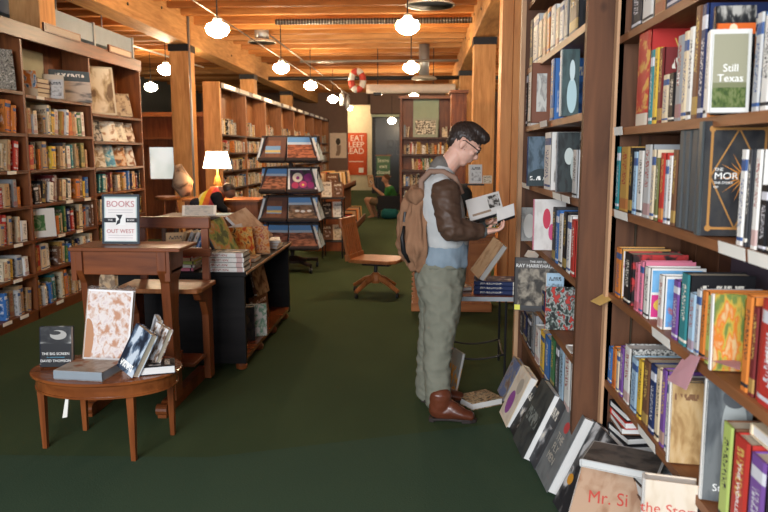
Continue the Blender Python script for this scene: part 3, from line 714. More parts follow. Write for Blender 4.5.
b4 = free_book('paperback_book', 'thick cream paged paperback lying flat under two others on the oval table', (.045, .14, .19), flat_M(-1.405, 3.62, oz + .001, .045, .19, .35), cover_mat('black'), spine_mat('cream', 0), pages=M_PAGEW)
b5 = free_book('paperback_book', 'paperback with a brown and white cover leaning on the flat paperback of the oval table', (.035, .11, .19), frame((-1.435, 3.635, oz + .062), (-.45, -.8, .28), (.34, .08, .9)), pict('brown_white_c', K((.05, .04, .04), (.3, .2, .14), (.7, .7, .7)), loc=12), spine_mat('tan', 0), pages=M_PAGE)
b6 = free_book('paperback_book', 'slim paperback at the back of the oval table showing its top edge', (.028, .11, .25), frame((-1.50, 3.74, oz + .02), (-.8, -.5, .25), (.28, .02, .9)), pict('grey_c', K((.08, .09, .1), (.3, .32, .35), (.6, .62, .64)), loc=15), spine_mat('grey', 0), pages=M_PAGE)
# paper slip under the table
o = MB().add([(-1.82, 3.43, .345), (-1.80, 3.43, .36), (-1.81, 3.45, .26), (-1.835, 3.45, .25)], [(0, 1, 2, 3)], M_PAPER)
o = MB().prism([(-1.84, .25), (-1.815, .255), (-1.80, .365), (-1.815, .365)], 'Y', 3.44, 3.448, M_PAPER).build('bookmark_slip'); tag(o, 'pale paper slip hanging down below the apron of the oval table', 'paper')

# ================================================================== SCHOOL DESK with seat
dk = thing('school_desk', (-1.8, 4.5, 0), 'antique reddish wood school desk with joined bench seat and slatted back', 'desk')
y0 = 4.12
TL, TR = P(70, 247, y0), P(166, 247, y0)
xl, xr, zt = TL.x, TR.x, TL.z
part('desktop', MB().box((xl, y0 - .03, zt - .022), (xr + .09, y0 + .30, zt), W_DESK), dk, bevel=.004)
part('apron', MB().box((xl + .03, y0, zt - .165), (xr, y0 + .018, zt - .022), W_DESK), dk, bevel=.004)
part('apron_stile', MB().box((xl + .005, y0 - .012, zt - .20), (xl + .035, y0 + .02, zt - .022), W_DESKZ), dk)
part('apron_stile', MB().box((xr - .01, y0 - .012, zt - .20), (xr + .02, y0 + .02, zt - .022), W_DESKZ), dk)
part('book_box_floor', MB().box((xl + .02, y0 + .02, zt - .165), (xr, y0 + .28, zt - .15), W_DESK), dk)
# side supports (shaped boards) right and left
def side(x0, x1, nm='side_support'):
    pr = [(y0 - .02, zt - .022), (y0 + .30, zt - .022), (y0 + .29, zt - .14), (y0 + .20, zt - .22), (y0 + .17, zt - .45), (y0 + .19, .08), (y0 + .07, .08), (y0 + .05, zt - .45), (y0 + .03, zt - .22), (y0 - .02, zt - .14)]
    part(nm, MB().prism(pr, 'X', x0, x1, W_DESKZ), dk, bevel=.004)
side(xr - .055, xr - .0)
side(xl + .035, xl + .075)
a = P(160, 340, y0 + .05)
# runners on the floor
for x in (-1.60, -2.06):
    part('floor_runner', MB().prism([(y0 - .02, 0), (y0 + .85, 0), (y0 + .85, .035), (y0 + .80, .085), (y0 + .06, .085), (y0 - .02, .045)], 'X', x, x + .055, W_DESK), dk, bevel=.004)
    part('scroll_foot', MB().tube([(x - .006, y0 + .0, .05), (x + .061, y0 + .0, .05)], .035, W_DESK, 14), dk)
part('foot_board', MB().box((-2.0, y0 + .22, .25), (-1.44, y0 + .46, .275), W_DESK), dk, bevel=.004)
part('cross_board', MB().box((-2.06, y0 + .32, .20), (-1.55, y0 + .34, .33), W_DESK), dk)
sy = 4.58
sl, sr = P(116, 287, sy - .1), P(207, 285, sy)
pts = [(sl.x, sy - .12), (sl.x + .02, sy - .16), (sr.x - .02, sy - .16), (sr.x, sy - .12), (sr.x, sy + .2), (sl.x, sy + .2)]
part('seat', MB().prism(pts, 'Z', sl.z - .03, sl.z, W_CHAIR), dk, bevel=.006)
for x in (sr.x - .07, sl.x + .02):
    part('leg', MB().prism([(sy - .10, sl.z - .03), (sy + .19, sl.z - .03), (sy + .19, .07), (sy + .10, .07), (sy + .09, sl.z - .22), (sy + .04, sl.z - .12), (sy - .06, sl.z - .09)], 'X', x, x + .045, W_DESKZ), dk, bevel=.003)
by = 4.80
for u in (141, 204):
    q = P(u, 222, by); part('back_post', MB().box((q.x - .024, by, sl.z - .02), (q.x + .024, by + .03, P(u, 217, by).z), W_DESKZ), dk)
q0, q1 = P(134, 228, by), P(210, 217, by)
part('back_rail', MB().box((q0.x, by - .02, q0.z), (q1.x, by + .02, q1.z), W_DESK), dk, bevel=.006)
q0, q1 = P(134, 256, by), P(211, 248, by)
part('back_rail', MB().box((q0.x, by - .02, q0.z), (q1.x, by + .02, q1.z), W_DESK), dk, bevel=.006)
# sign on the desk
s0, s1 = P(100, 243.5, y0 + .1), P(136, 195, y0 + .12)
sw, sh = s1.x - s0.x, s1.z - zt
M = frame(((s0.x + s1.x) / 2, y0 + .14, zt + .002), (0.03, -1, .10), (0.0, .10, 1))
sg = MB().box((0, -sw / 2, 0), (.006, sw / 2, sh), plain('dark_teal_frame', (.012, .022, .032), .4)).build('countertop_sign', M=M)
tag(sg, 'framed white bookshop notice with pink and black lettering standing on the school desk', 'sign')
def on(o, lo, hi, mat, nm='sign_panel', x=.006):
    q = MB().box((x, lo[0], lo[1]), (x + .001, hi[0], hi[1]), mat).build(nm); q.parent = o; return q
on(sg, (-sw * .44, sh * .05), (sw * .44, sh * .95), plain('pale_green_mat', (.42, .52, .5), .5), 'sign_mat')
on(sg, (-sw * .41, sh * .065), (sw * .41, sh * .92), plain('sign_white', (.80, .76, .72), .5), 'sign_sheet', .0072)
on(sg, (-sw * .44, sh * .435), (sw * .44, sh * .525), M_INK, 'black_bar', .0085)
on(sg, (-sw * .12, sh * .38), (sw * .14, sh * .59), M_WINK, 'emblem_square', .0098)
bpy.context.view_layer.update()
def onsign(y, z, body, h, mat, sx=1.0): return text(body, sg.matrix_world @ Matrix.Translation((.0112, y, z)) @ Matrix(((0, 0, 1, 0), (1, 0, 0, 0), (0, 1, 0, 0), (0, 0, 0, 1))), h, mat, sg, 'sign_lettering', ext=.0003, sx=sx)
M_PINK = plain('faded_red_ink', (.52, .20, .20), .6)
onsign(0, sh * .80, 'BOOKS', .052, M_PINK)
onsign(0, sh * .255, 'OUT WEST', .034, M_PINK)
for zz in (.68, .63, .17, .12): on(sg, (-sw * .33, sh * zz), (sw * .33, sh * (zz + .012)), plain('grey_small_print', (.55, .5, .5)), 'small_print', .0085)
onsign(-sw * .27, sh * .48, 'THE', .016, M_WINK); onsign(sw * .28, sh * .48, 'BOOK', .016, M_WINK)
q = MB().prism([(-sw * .12, sh * .59), (sw * .06, sh * .59), (sw * .0, sh * .49), (-sw * .01, sh * .42), (-sw * .12, sh * .38), (-sw * .09, sh * .46), (-sw * .03, sh * .5)], 'X', .0108, .0114, M_INK).build('emblem_mark'); q.parent = sg

# ================================================================== BLACK DISPLAY TABLE
tx0, tx1, ty0, ty1, tz = -2.22, -1.29, 5.06, 6.82, .74
bt = thing('display_table', ((tx0 + tx1) / 2, 5.9, 0), 'low black display table with open shelves down the aisle side, loaded with books', 'table')
part('tabletop', MB().box((tx0 - .02, ty0 - .02, tz - .03), (tx1 + .02, ty1 + .02, tz), W_BLACK), bt, bevel=.004)
part('end_panel', MB().box((tx0, ty0, .06), (tx1, ty0 + .04, tz - .03), W_BLACK), bt)
part('end_panel', MB().box((tx0, ty1 - .05, .06), (tx1, ty1, tz - .03), W_BLACK), bt)
part('centre_board', MB().box((-1.78, ty0 + .04, .06), (-1.74, ty1 - .05, tz - .03), wood('red_inner_wood', (.12, .03, .015), (.26, .075, .03), 'Y', .5)), bt)
part('side_panel', MB().box((tx0, ty0 + .04, .06), (tx0 + .03, ty1 - .05, tz - .03), W_BLACK), bt)
part('bottom_shelf', MB().box((tx0 + .03, ty0 + .04, .085), (tx1, ty1 - .05, .115), W_TABLE), bt)
part('edge_strip', MB().box((tx1 + .02, ty0 - .01, tz - .012), (tx1 + .026, ty1 + .01, tz + .004), W_EDGE), bt)
for y in (ty0 + .06, ty0 + .6, ty0 + 1.15, ty1 - .08): part('foot', MB().lathe([(.02, 0), (.04, .01), (.045, .035), (.03, .06)], (tx1 - .05, y, 0), W_DESK, 14), bt)
def flat(name, label, x, y, z, t, w, h, yaw, col, group=None, pages=M_PAGEW, mat=None, sp=None, cat='book'):
    return free_book(name, label, (t, w, h), flat_M(x, y, z, t, h, yaw), mat or cover_mat(col), sp or spine_mat(col), group, cat, pages)
# front stack of four white edged books
z = tz + .001
for i in range(4):
    flat('hardcover_book', 'white edged hardcover in the neat stack on the black table corner, %s from bottom' % ORD[i], -1.42 - .006 * (i % 2), 5.16, z, .034, .2, .27, PI, 'charcoal', 'stack at the corner of the black table', sp=spine_mat('white', 1)); z += .0355
for i in range(5):
    flat('paperback_book', 'pink and white striped thin book stacked behind the desk back slats, %s from bottom' % ORD[i], -1.80 + .008 * (i % 3), 5.19 + .004 * i, tz + .001 + i * .024, .022, .2, .26, PI, ['pink', 'white', 'lime', 'cream', 'red'][i], 'striped stack behind the desk back')
# big leaning black-framed book with green picture
gp = pict('orange_green_art', [(.4, (.10, .12, .03)), (.48, (.30, .34, .06)), (.55, (.55, .20, .04)), (.64, (.5, .4, .2))], (1, 2, 2), 1.8, loc=20)
fb = free_book('art_book', 'large art book with black spine and orange green picture leaning over the black table', (.035, .26, .36), frame((-1.47, 5.42, tz + .01), (.82, -.35, .38), (-.42, .0, .9)), gp, plain('black_spine', (.012, .012, .014), .3), pages=M_PAGEW)
art = []
def lean_book(label, u, v, y, t, w, h, n, tilt, mat, roll=0, sp=None, name='display_book', pages=M_PAGE, z=None, group=None, cat='book'):
    q = aty(u, v, y); zz = z if z is not None else q.z
    return free_book(name, label, (t, w, h), face_M((q.x, y, zz + .002 + t / 2 * math.sin(tilt)), n, tilt, roll), mat, sp or mat, group, cat, pages)
orA = pict('orange_figures', [(.38, (.45, .06, .02)), (.47, (.62, .22, .03)), (.56, (.66, .42, .14)), (.66, (.10, .04, .02))], (1, 3, 3), 2, loc=22)
orB = pict('orange_figures_b', [(.38, (.55, .16, .03)), (.5, (.64, .4, .2)), (.6, (.4, .05, .02)), (.7, (.62, .55, .4))], (1, 3, 3), 2, loc=27)
lean_book('bright orange illustrated book leaning behind the black spined art book', 243, 246, 5.75, .03, .2, .26, (.5, -1), .5, orA, z=tz)
lean_book('orange and cream picture book leaning beside the tan book on the black table', 258, 243, 5.95, .03, .2, .25, (.35, -1), .55, orB, z=tz)
tanm = pict('tan_kraft_cover', [(.4, (.42, .24, .13)), (.5, (.56, .36, .21)), (.6, (.6, .4, .25))], (1, 2, 2), 1.4, loc=31, title=14, tz=(.2, .32), tc=(.3, .12, .06))
free_book('sketchbook', 'large tan sketchbook propped up at a slant towards the aisle', (.03, .26, .36), frame((-1.40, 6.22, tz + .085), (.55, -.45, .70), (-.66, .15, .62)), tanm, M_PAGEW, pages=M_PAGEW, cat='book')
free_book('paperback_book', 'narrow cream booklet standing slanted in front of the tan sketchbook', (.03, .12, .26), frame((-1.50, 5.98, tz + .012), (.45, -.75, .45), (-.38, .2, .9)), pict('cream_booklet', K((.6, .5, .38), (.68, .58, .46), (.7, .6, .5)), loc=33), cover_mat('cream'), pages=M_PAGEW)
for i in range(3):
    flat('paperback_book', 'cream book in the low stack under the tan sketchbook, %s from bottom' % ORD[i], -1.40, 6.45 - .01 * i, tz + .001 + i * .027, .025, .2, .27, PI / 2 + .1 * i, ['cream', 'tan', 'white'][i], 'low cream stack at the far end of the black table')
flat('paperback_book', 'tan book lying flat along the aisle edge of the black table', -1.40, 5.65, tz + .001, .03, .16, .22, PI / 2, 'tan')
flat('paperback_book', 'orange covered book lying flat beside the white edged stack', -1.385, 5.42, tz + .001, .03, .12, .18, PI / 2 + .2, 'orange')
flat('paperback_book', 'cream book lying flat on the middle of the black table', -1.62, 5.75, tz + .001, .03, .18, .24, PI / 2 - .2, 'cream')
# books behind the desk back
for i, (u, v, y, lab, c) in enumerate(((166, 243, 5.35, 'grey', 'grey'), (157, 243, 5.5, 'brown', 'brown'))):
    for k in range(3):
        flat('paperback_book', '%s book lying in the stack seen through the desk back, %s from bottom' % (['brown', 'white', 'tan'][k] if i else ['charcoal', 'cream', 'grey'][k], ORD[k]), aty(u, v, y).x, y + .2 * i, tz + .001 + k * .031, .029, .18, .24, PI + .1 * k, (['brown', 'white', 'tan'] if i else ['charcoal', 'cream', 'grey'])[k], 'stacks seen through the desk back')
for i, (x, c) in enumerate(((-2.06, 'tan'), (-2.01, 'pale grey'), (-1.96, 'white'), (-1.92, 'blue'), (-1.88, 'white'))):
    free_book('paperback_book', '%s book slanting behind the desk back slats, %s from the tan one' % (c, ORD[i]), (.028, .17, .25), Matrix.Translation((x + .1, 5.62, tz + .008)) @ Matrix.Rotation(.42, 4, 'Y') @ Matrix.Identity(4), cover_mat(c), spine_mat(c), 'slanting books behind the desk back')
# books in the open side of the table: big dark box set, tan books
zz = .116
free_book('hardcover_book', 'black hardcover with gold roundel on the bottom shelf of the black table', (.07, .17, .27), face_M((-1.42, 5.52, zz), (.35, -1), .02), pict('black_gold_roundel', K((.012, .012, .012), (.02, .02, .02), (.05, .04, .03)), discs=((.5, .62, .28, .16, (.10, .07, .04)), (.5, .2, .1, .06, (.5, .45, .35)))), spine_mat('black', 1), pages=M_PAGEW)
free_book('hardcover_book', 'white and green striped hardcover behind the black roundel book', (.05, .18, .26), face_M((-1.36, 5.66, zz), (.4, -1), .02), pict('white_green', K((.6, .6, .5), (.1, .25, .15), (.6, .55, .5)), loc=40), spine_mat('white', 2), pages=M_PAGEW)
free_book('hardcover_book', 'tall tan hardcover leaning inside the near end of the black table', (.05, .2, .32), frame((-1.40, 5.20, zz + .01), (.85, -.5, .16), (-.16, 0, 1)), cover_mat('tan'), spine_mat('tan'), pages=M_PAGE)
free_book('art_book', 'brown picture book facing the aisle on the upper side of the black table', (.03, .24, .26), frame((-1.42, 6.2, zz + .24), (.95, -.25, .2), (-.2, 0, 1)), pict('brown_relief', K((.08, .04, .02), (.24, .14, .07), (.4, .27, .15)), loc=44), spine_mat('brown'), pages=M_PAGE)
free_book('art_book', 'second brown picture book under the upper one, facing the aisle', (.05, .26, .23), frame((-1.44, 6.2, zz), (.97, -.25, .08), (-.08, 0, 1)), cover_mat('brown'), spine_mat('brown'), pages=M_PAGE)
flat('paperback_book', 'cream booklet lying flat by the edge of the black table bottom shelf', -1.40, 5.82, zz, .02, .12, .2, PI / 2, 'cream')
# white spiral cards lying behind
flat('magazine', 'blue edged white magazine lying behind the leaning art book', -1.95, 6.3, tz + .001, .012, .25, .33, .2, 'white', cat='magazine')
flat('magazine', 'white magazine lying at the far end of the black table near the worker', -1.62, 6.66, tz + .001, .012, .22, .3, .0, 'pale grey', cat='magazine')
# books leaning on the floor below the desk box, near the wall bookcase
for i, (u, v, c) in enumerate(((107, 292, 'cream'), (116, 289, 'tan'), (124, 287, 'cream'))):
    q = atz(u, v + 2, 0)
    free_book('floor_book', '%s book leaning on the carpet under the school desk box, %s from the wall bookcase' % (c, ORD[i]), (.03, .2, .30), face_M((q.x, q.y, .006), (.55, -.8), .42), pict('floor_c%d' % i, K(PAL[c], (.64, .56, .42), (.3, .25, .2)), loc=50 + i), None, 'books leaning on the floor by the wall bookcase')

# ================================================================== CALENDAR RACK
rx, ry = -1.78, 9.65
ck = thing('calendar_rack', (rx, ry, 0), 'tall dark rotating rack of slanted tiers holding landscape calendars', 'rack')
M_RACK = plain('dark_brown_rack', (.035, .022, .018), .5)
part('pole', MB().tube([(rx, ry, .12), (rx, ry, 1.82)], .03, M_RACK, 12), ck)
for s in range(4):
    a_ = PI / 4 + s * PI / 2
    ex, ey = rx + .42 * math.cos(a_), ry + .42 * math.sin(a_)
    part('base_arm', MB().tube([(rx, ry, .15), (ex, ey, .11)], (.025), M_RACK, 8), ck)
    part('caster', MB().tube([(ex - .015, ey, .04), (ex + .015, ey, .04)], .04, M_BLACK, 12).tube([(ex, ey, .04), (ex, ey, .11)], .01, M_BLACK), ck)
part('base_plate', MB().lathe([(.2, .12), (.2, .15), (.05, .2)], (rx, ry, 0), M_RACK, 20), ck)
sky = lambda nm, low, loc, extra=(): pict(nm, [(.40, mul(low, .45)), (.5, low), (.62, mul(low, 1.5))], (1, 2, 5), 2.4, loc=loc, bands=((.78, 1, (.12, .28, .55)), (.68, .78, (.42, .52, .62))), discs=extra)
CALM = [pict('small_calendar', K((.18, .08, .05), (.16, .07, .04), (.2, .09, .05)), bands=((.30, .62, (.16, .30, .50)), (.34, .44, (.55, .42, .15))), frame_c=(.12, .055, .04), bw=.2, loc=60), sky('red_rock_calendar', (.30, .10, .05), 61),
        sky('red_rock_calendar_b', (.28, .11, .06), 62), pict('pansy_calendar', K((.03, .03, .03), (.05, .03, .05), (.10, .03, .08)), frame_c=(.72, .72, .70), bw=.07, loc=63, discs=((.33, .62, .17, .2, (.7, .62, .5)), (.70, .62, .15, .18, (.20, .02, .14)), (.34, .60, .06, .08, (.3, .05, .2)), (.25, .28, .12, .14, (.4, .04, .1)), (.52, .32, .13, .15, (.45, .05, .16)), (.78, .30, .12, .14, (.22, .02, .12)), (.52, .30, .04, .05, (.7, .55, .1)))),
        CALX if 'CALX' in globals() else None, sky('lake_calendar', (.20, .12, .07), 64, ((.3, .42, .08, .05, (.7, .7, .68)), (.5, .4, .08, .05, (.7, .7, .68)), (.72, .42, .08, .05, (.7, .7, .68)))), sky('red_rock_calendar_c', (.26, .10, .06), 65), sky('red_rock_calendar_d', (.32, .12, .06), 66)]
CALM[4] = CALM[0]
CL = [('small blue calendar on brown backing', 'wide red rock calendar under a blue sky'), ('red rock canyon calendar with blue sky', 'white edged calendar of purple and cream pansies'), ('small blue lakeside calendar on brown backing', 'calendar of a brown lake with white boats'), ('blue and brown rock calendar', 'red cliff calendar at knee height')]
TN = ['top tier', 'second tier', 'third tier', 'lowest tier']
for k in range(4):
    zb = (1.50, 1.09, .71, .34)[k]
    for sd in range(2):
        xc = rx + (-.20, .19)[sd]; w = (.36, .40)[sd]; n = ((-.12, -1), (.10, -1))[sd]
        yc = ry - .22
        M = face_M((xc, yc, zb), n, .28)
        tr = MB().box((-.03, -w / 2, -.02), (-.012, w / 2, .33), M_RACK).box((-.03, -w / 2, -.035), (.06, w / 2, -.012), M_RACK).box((.052, -w / 2, -.035), (.06, w / 2, .012), M_RACK)
        q = tr.build('tray'); q.parent = ck; q.matrix_parent_inverse = PINV(ck); q.matrix_basis = M
        cal = free_book('calendar', '%s on the %s of the calendar rack' % (CL[k][sd], TN[k]), (.014, w - .02, .31), M @ Matrix.Translation((.004, 0, -.01)), CALM[k * 2 + sd], cover_mat('white'), 'calendars on the rotating rack', 'calendar', M_PAGEW)
        # backs towards the far side
        M2 = face_M((xc, ry + .22, zb), (n[0], 1), .28)
        q = MB().box((-.03, -w / 2, -.02), (-.012, w / 2, .33), M_RACK).box((-.03, -w / 2, -.035), (.06, w / 2, -.012), M_RACK).build('tray'); q.parent = ck; q.matrix_parent_inverse = PINV(ck); q.matrix_basis = M2
    for sx in (-1, 1):
        M3 = face_M((rx + sx * .40, ry, zb), (sx, 0), .28)
        q = MB().box((-.03, -.2, -.02), (-.012, .2, .33), M_RACK).build('tray'); q.parent = ck; q.matrix_parent_inverse = PINV(ck); q.matrix_basis = M3
        if sx > 0 or k in (0, 2):
            free_book('calendar', 'white edged calendar seen edge on, %s side of the %s of the rack' % ('aisle' if sx > 0 else 'wall', TN[k]), (.03, .36, .30), M3 @ Matrix.Translation((.008, 0, -.01)), cover_mat('pale blue'), cover_mat('white'), 'calendars on the rotating rack', 'calendar', M_PAGEW)

# ================================================================== SWIVEL CHAIR (turned a little towards us)
cx, cy = -.56, 8.0
sc = thing('swivel_chair', (cx, cy, 0), 'old wooden swivel chair with a slatted back facing the dresser on the green carpet', 'chair')
part('seat', MB().prism([(cx - .22, cy - .21), (cx - .10, cy - .24), (cx + .24, cy - .24), (cx + .33, cy - .16), (cx + .33, cy + .16), (cx + .24, cy + .24), (cx - .10, cy + .24), (cx - .22, cy + .21)], 'Z', .385, .425, W_CHAIR), sc, bevel=.01)
def bk(y, w, nm, th=.022):
    part(nm, MB().prism([(cx - .23, .40), (cx - .20, .40), (cx - .285, .80), (cx - .31, .80)], 'Y', y - w / 2, y + w / 2, W_CHAIR), sc)
for y in (-.19, .19): bk(cy + y, .045, 'back_post')
for i in range(6): bk(cy - .135 + i * .054, .030, 'back_slat')
part('top_rail', MB().prism([(cx - .325, .77), (cx - .285, .77), (cx - .298, .875), (cx - .335, .875)], 'Y', cy - .225, cy + .225, W_CHAIR), sc, bevel=.01)
part('lower_rail', MB().prism([(cx - .25, .40), (cx - .19, .40), (cx - .20, .47), (cx - .26, .47)], 'Y', cy - .22, cy + .22, W_CHAIR), sc)
part('swivel_iron', MB().lathe([(.12, .36), (.12, .385), (.03, .385)], (cx + .03, cy, 0), M_BLACK, 16).box((cx - .12, cy - .04, .335), (cx + .2, cy + .04, .36), M_BLACK).tube([(cx + .03, cy, .20), (cx + .03, cy, .36)], .022, M_BLACK, 12), sc)
part('hub', MB().lathe([(.05, .14), (.06, .17), (.055, .235), (.03, .26)], (cx + .03, cy, 0), W_CHAIR, 14), sc)
for i in range(4):
    a_ = math.radians(-22 + 90 * i); dx, dy = math.cos(a_), math.sin(a_)
    L = .33
    pts = [(cx + .03 + dx * .03, cy + dy * .03, .20), (cx + .03 + dx * .15, cy + dy * .15, .165), (cx + .03 + dx * L, cy + dy * L, .075)]
    part('leg', MB().tube(pts, [(.026, .036), (.026, .034), (.024, .022)], W_CHAIR, 8), sc)
    ex, ey = cx + .03 + dx * (L - .01), cy + dy * (L - .01)
    part('caster', MB().tube([(ex - .012, ey, .027), (ex + .012, ey, .027)], .026, M_BLACK, 12).tube([(ex, ey, .03), (ex, ey, .07)], .008, M_BLACK), sc)

sc.rotation_euler = (0, 0, math.radians(-16))

lean_book('brown and white book on the black table seen between the desk back rails', 161, 246, 5.5, .05, .19, .15, (-.2, -1), .25, pict('brown_white_band', K((.10, .05, .03), (.16, .08, .05), (.2, .1, .06)), loc=160, frame_c=(.7, .66, .58), bw=.12), z=tz, sp=cover_mat('white'))
lean_book('tan book leaning on the black table next to the slanting row behind the desk back', 176, 246, 5.75, .04, .15, .2, (.3, -1), .3, cover_mat('tan', 1), z=tz)
# ================================================================== BOOKCASES BY THE MAN
def YofU(u, x, z):
    lo, hi = -2000., 3000.
    for _ in range(50):
        m = (lo + hi) / 2
        if atx(u, m, x).z > z: lo = m
        else: hi = m
    return atx(u, m, x).y
FX, FY0, FY1 = .70, 3.30, 5.19
FZ = [2.165, 1.775, 1.385, 1.01, .64, .30]
fcs = thing('bookcase', (.84, 4.1, 0), 'rough dark plank bookcase standing beside the man, crammed with photo books', 'bookcase')
part('end_board', MB().box((FX, FY0 - .045, 0), (FX + .32, FY0, 2.75), W_ROUGH), fcs)
part('end_board', MB().box((FX, FY1, 0), (FX + .32, FY1 + .04, 2.75), W_ROUGH), fcs)
part('corner_trim', MB().box((FX - .03, FY1 - .01, 0), (FX - .002, FY1 + .06, 2.75), W_EDGE), fcs)
part('back_panel', MB().box((FX + .32, FY0 - .045, 0), (FX + .34, FY1 + .04, 2.75), W_ROUGH), fcs)
for z in FZ + [2.6]: part('shelf', MB().box((FX + .01, FY0, z - .035), (FX + .32, FY1, z), W_RSHELF), fcs)
part('kick_board', MB().box((FX + .03, FY0, 0), (FX + .05, FY1, .265), W_ROUGH), fcs)
NX, NY0, NY1 = .82, 1.15, 3.18
NZ = [2.08, 1.70, 1.355, .985, .585, .17]
ncs = thing('bookcase', (.97, 2.2, 0), 'close rough plank bookcase packed with colourful books beside the camera, pale strip on its corner', 'bookcase')
part('end_board', MB().box((NX, NY1, 0), (NX + .30, NY1 + .04, 2.9), W_ROUGH), ncs)
part('corner_strip', MB().box((NX - .012, NY1 + .0, 0), (NX + .02, NY1 + .045, 2.9), W_EDGE), ncs)
for i in range(9): part('back_plank', MB().box((NX + .30, NY0 + .01 + i * .23, 0), (NX + .32, NY0 + .232 + i * .23, 2.9), W_ROUGH if i % 3 else W_DARK), ncs)
part('end_plank', MB().box((NX + .10, NY1 - .014, 0), (NX + .105, NY1 - .0, 2.9), M_BOLT), ncs)
part('end_board', MB().box((NX, NY0 - .04, 0), (NX + .30, NY0, 2.9), W_ROUGH), ncs)
for z in NZ: part('shelf', MB().box((NX, NY0, z - .03), (NX + .30, NY1, z), W_RSHELF), ncs)
part('kick_board', MB().box((NX + .03, NY0, 0), (NX + .05, NY1, .14), W_ROUGH), ncs)
part('back_board', MB().box((NX + .285, 1.4, 1.0), (NX + .299, 2.62, 1.32), plain('plum_board', (.06, .045, .06), .6)), ncs)

_bc = [0]
def spine_words(o, t_, d, h, s, mat, size):
    M = o.matrix_world @ Matrix.Translation((0, -d / 2 - .0052, h * .5)) @ Matrix(((0, 1, 0, 0), (0, 0, -1, 0), (-1, 0, 0, 0), (0, 0, 0, 1)))
    # text runs down the spine: text x -> local -z, text y -> local +x, normal -> local -y
    text(s, M, size, mat, o, 'spine_lettering', ext=.0003)
def shelf_px(xf, z, where, group, specs, inset=.012):
    """specs: (u0, u1, vtop, colour, label, opts); spines towards the aisle at xf."""
    for k, sp in enumerate(specs):
        u0, u1, vt, col, lab = sp[:5]; o_ = sp[5] if len(sp) > 5 else {}
        ins = o_.get('inset', inset); x = xf + ins
        ya, yb = YofU(u0, x, z), YofU(u1, x, z)
        tk = abs(ya - yb) - .002; yc = (ya + yb) / 2
        h = o_.get('h') or max(.12, atx((u0 + u1) / 2, vt, x).z - z)
        d = o_.get('d', .19); lean = o_.get('lean', 0)
        M = Matrix.Translation((x, yc, z + .001 + abs(math.sin(lean)) * tk / 2)) @ Matrix.Rotation(lean, 4, 'X') @ Matrix.Rotation(-PI / 2, 4, 'Z') @ Matrix.Translation((0, d / 2 + .004, 0))
        cov = o_.get('cov') or cover_mat(col, _bc[0] % 2); _bc[0] += 1
        b = free_book('book', '%s, %s' % (lab, where), (tk, d, h), M, cov, o_.get('spn') or spine_mat(col, o_.get('v', _bc[0] % 3)), group, 'book', M_PAGEW if col in ('white', 'pale grey', 'blue') else M_PAGE)
        if 'covw' in o_:
            bpy.context.view_layer.update(); text(o_['covw'], b.matrix_world @ Matrix.Translation((tk / 2 + .001, -.02, h * .78)) @ Matrix(((0, 0, 1, 0), (1, 0, 0, 0), (0, 1, 0, 0), (0, 0, 0, 1))), .05, plain('gold_ink', (.62, .42, .1)), b, 'cover_lettering', ext=.0004)
        if 'words' in o_: 
            bpy.context.view_layer.update(); spine_words(b, tk, d, h, o_['words'], o_.get('wm', M_WINK), min(tk * .7, o_.get('ws', .05)))
G = 'books in the close plank bookcase'
# --- second shelf down (z=1.70)
shelf_px(NX, 1.70, 'on the high shelf of the close bookcase', G, [
    (634, 646, 27, 'red', 'big red book with gold wavy spine', dict(d=.25, cov=plain('deep_red_cover', (.42, .03, .025), .45), covw='Vi', spn=pict('red_gold_spine', [(.40, (.45, .03, .03)), (.55, (.50, .04, .03)), (.62, (.62, .34, .08))], (1, 1, 4), 2, bands=((.0, .12, (.7, .62, .5)),), loc=70))),
    (647, 650.5, 52, 'teal', 'slim teal book', {}), (651, 655, 50, 'yellow', 'slim yellow book', {}), (655.5, 660, 50, 'maroon', 'maroon book with gold head', dict(d=.2)),
    (660.5, 666, 76, 'cream', 'short cream book', {}), (666.5, 672.5, 74, 'black', 'short black book', {}), (673, 679, 38, 'grey', 'grey brown book with vertical lettering', dict(words='MT', ws=.03)),
    (679.5, 684, 34, 'cream', 'cream and white book', {}), (684.5, 689, 30, 'white', 'white spined book', {}), (689.5, 695, 10, 'brown', 'tall brown and blue book', {}), (695.5, 701, 8, 'navy', 'tall navy book', dict(d=.22)),
    (701.5, 705, 35, 'white', 'white and orange book', {}), (705.5, 709, 40, 'orange', 'orange spined book', {})])
dv = pict('field_cover', [(.4, (.04, .07, .02)), (.5, (.08, .12, .03)), (.6, (.15, .18, .07))], (1, 5, 5), 2.6, frame_c=(.66, .66, .62), bw=.08, bands=((.36, .97, (.30, .29, .20)), (.30, .36, (.18, .19, .10))), loc=72)
def face_px(label, u0, u1, vb, vt, y, mat, x_off=0, z=None, t_=.025, n=(-.08, -1), tilt=.06, sp=None, name='display_book', pages=M_PAGEW, group=None, cat='book', roll=0):
    a, b = aty(u0, vb, y), aty(u1, vt, y); w = b.x - a.x
    h = b.z - (z if z is not None else a.z)
    return free_book(name, label, (t_, w, h), face_M(((a.x + b.x) / 2, y, (z if z is not None else a.z) + .002 + t_ / 2 * math.sin(tilt)), n, tilt, roll), mat, sp or cover_mat('white'), group, cat, pages), w, h
fc_, fw_, fh_ = face_px('white framed green field cover high on the close bookcase', 708, 752, 112, 30, 2.03, dv, z=1.702)
bpy.context.view_layer.update(); text('Still\nTexas', fc_.matrix_world @ Matrix.Translation((.0137, 0, fh_ * .47)) @ Matrix(((0, 0, 1, 0), (1, 0, 0, 0), (0, 1, 0, 0), (0, 0, 0, 1))), .028, M_WINK, fc_, 'cover_lettering', ext=.0004)
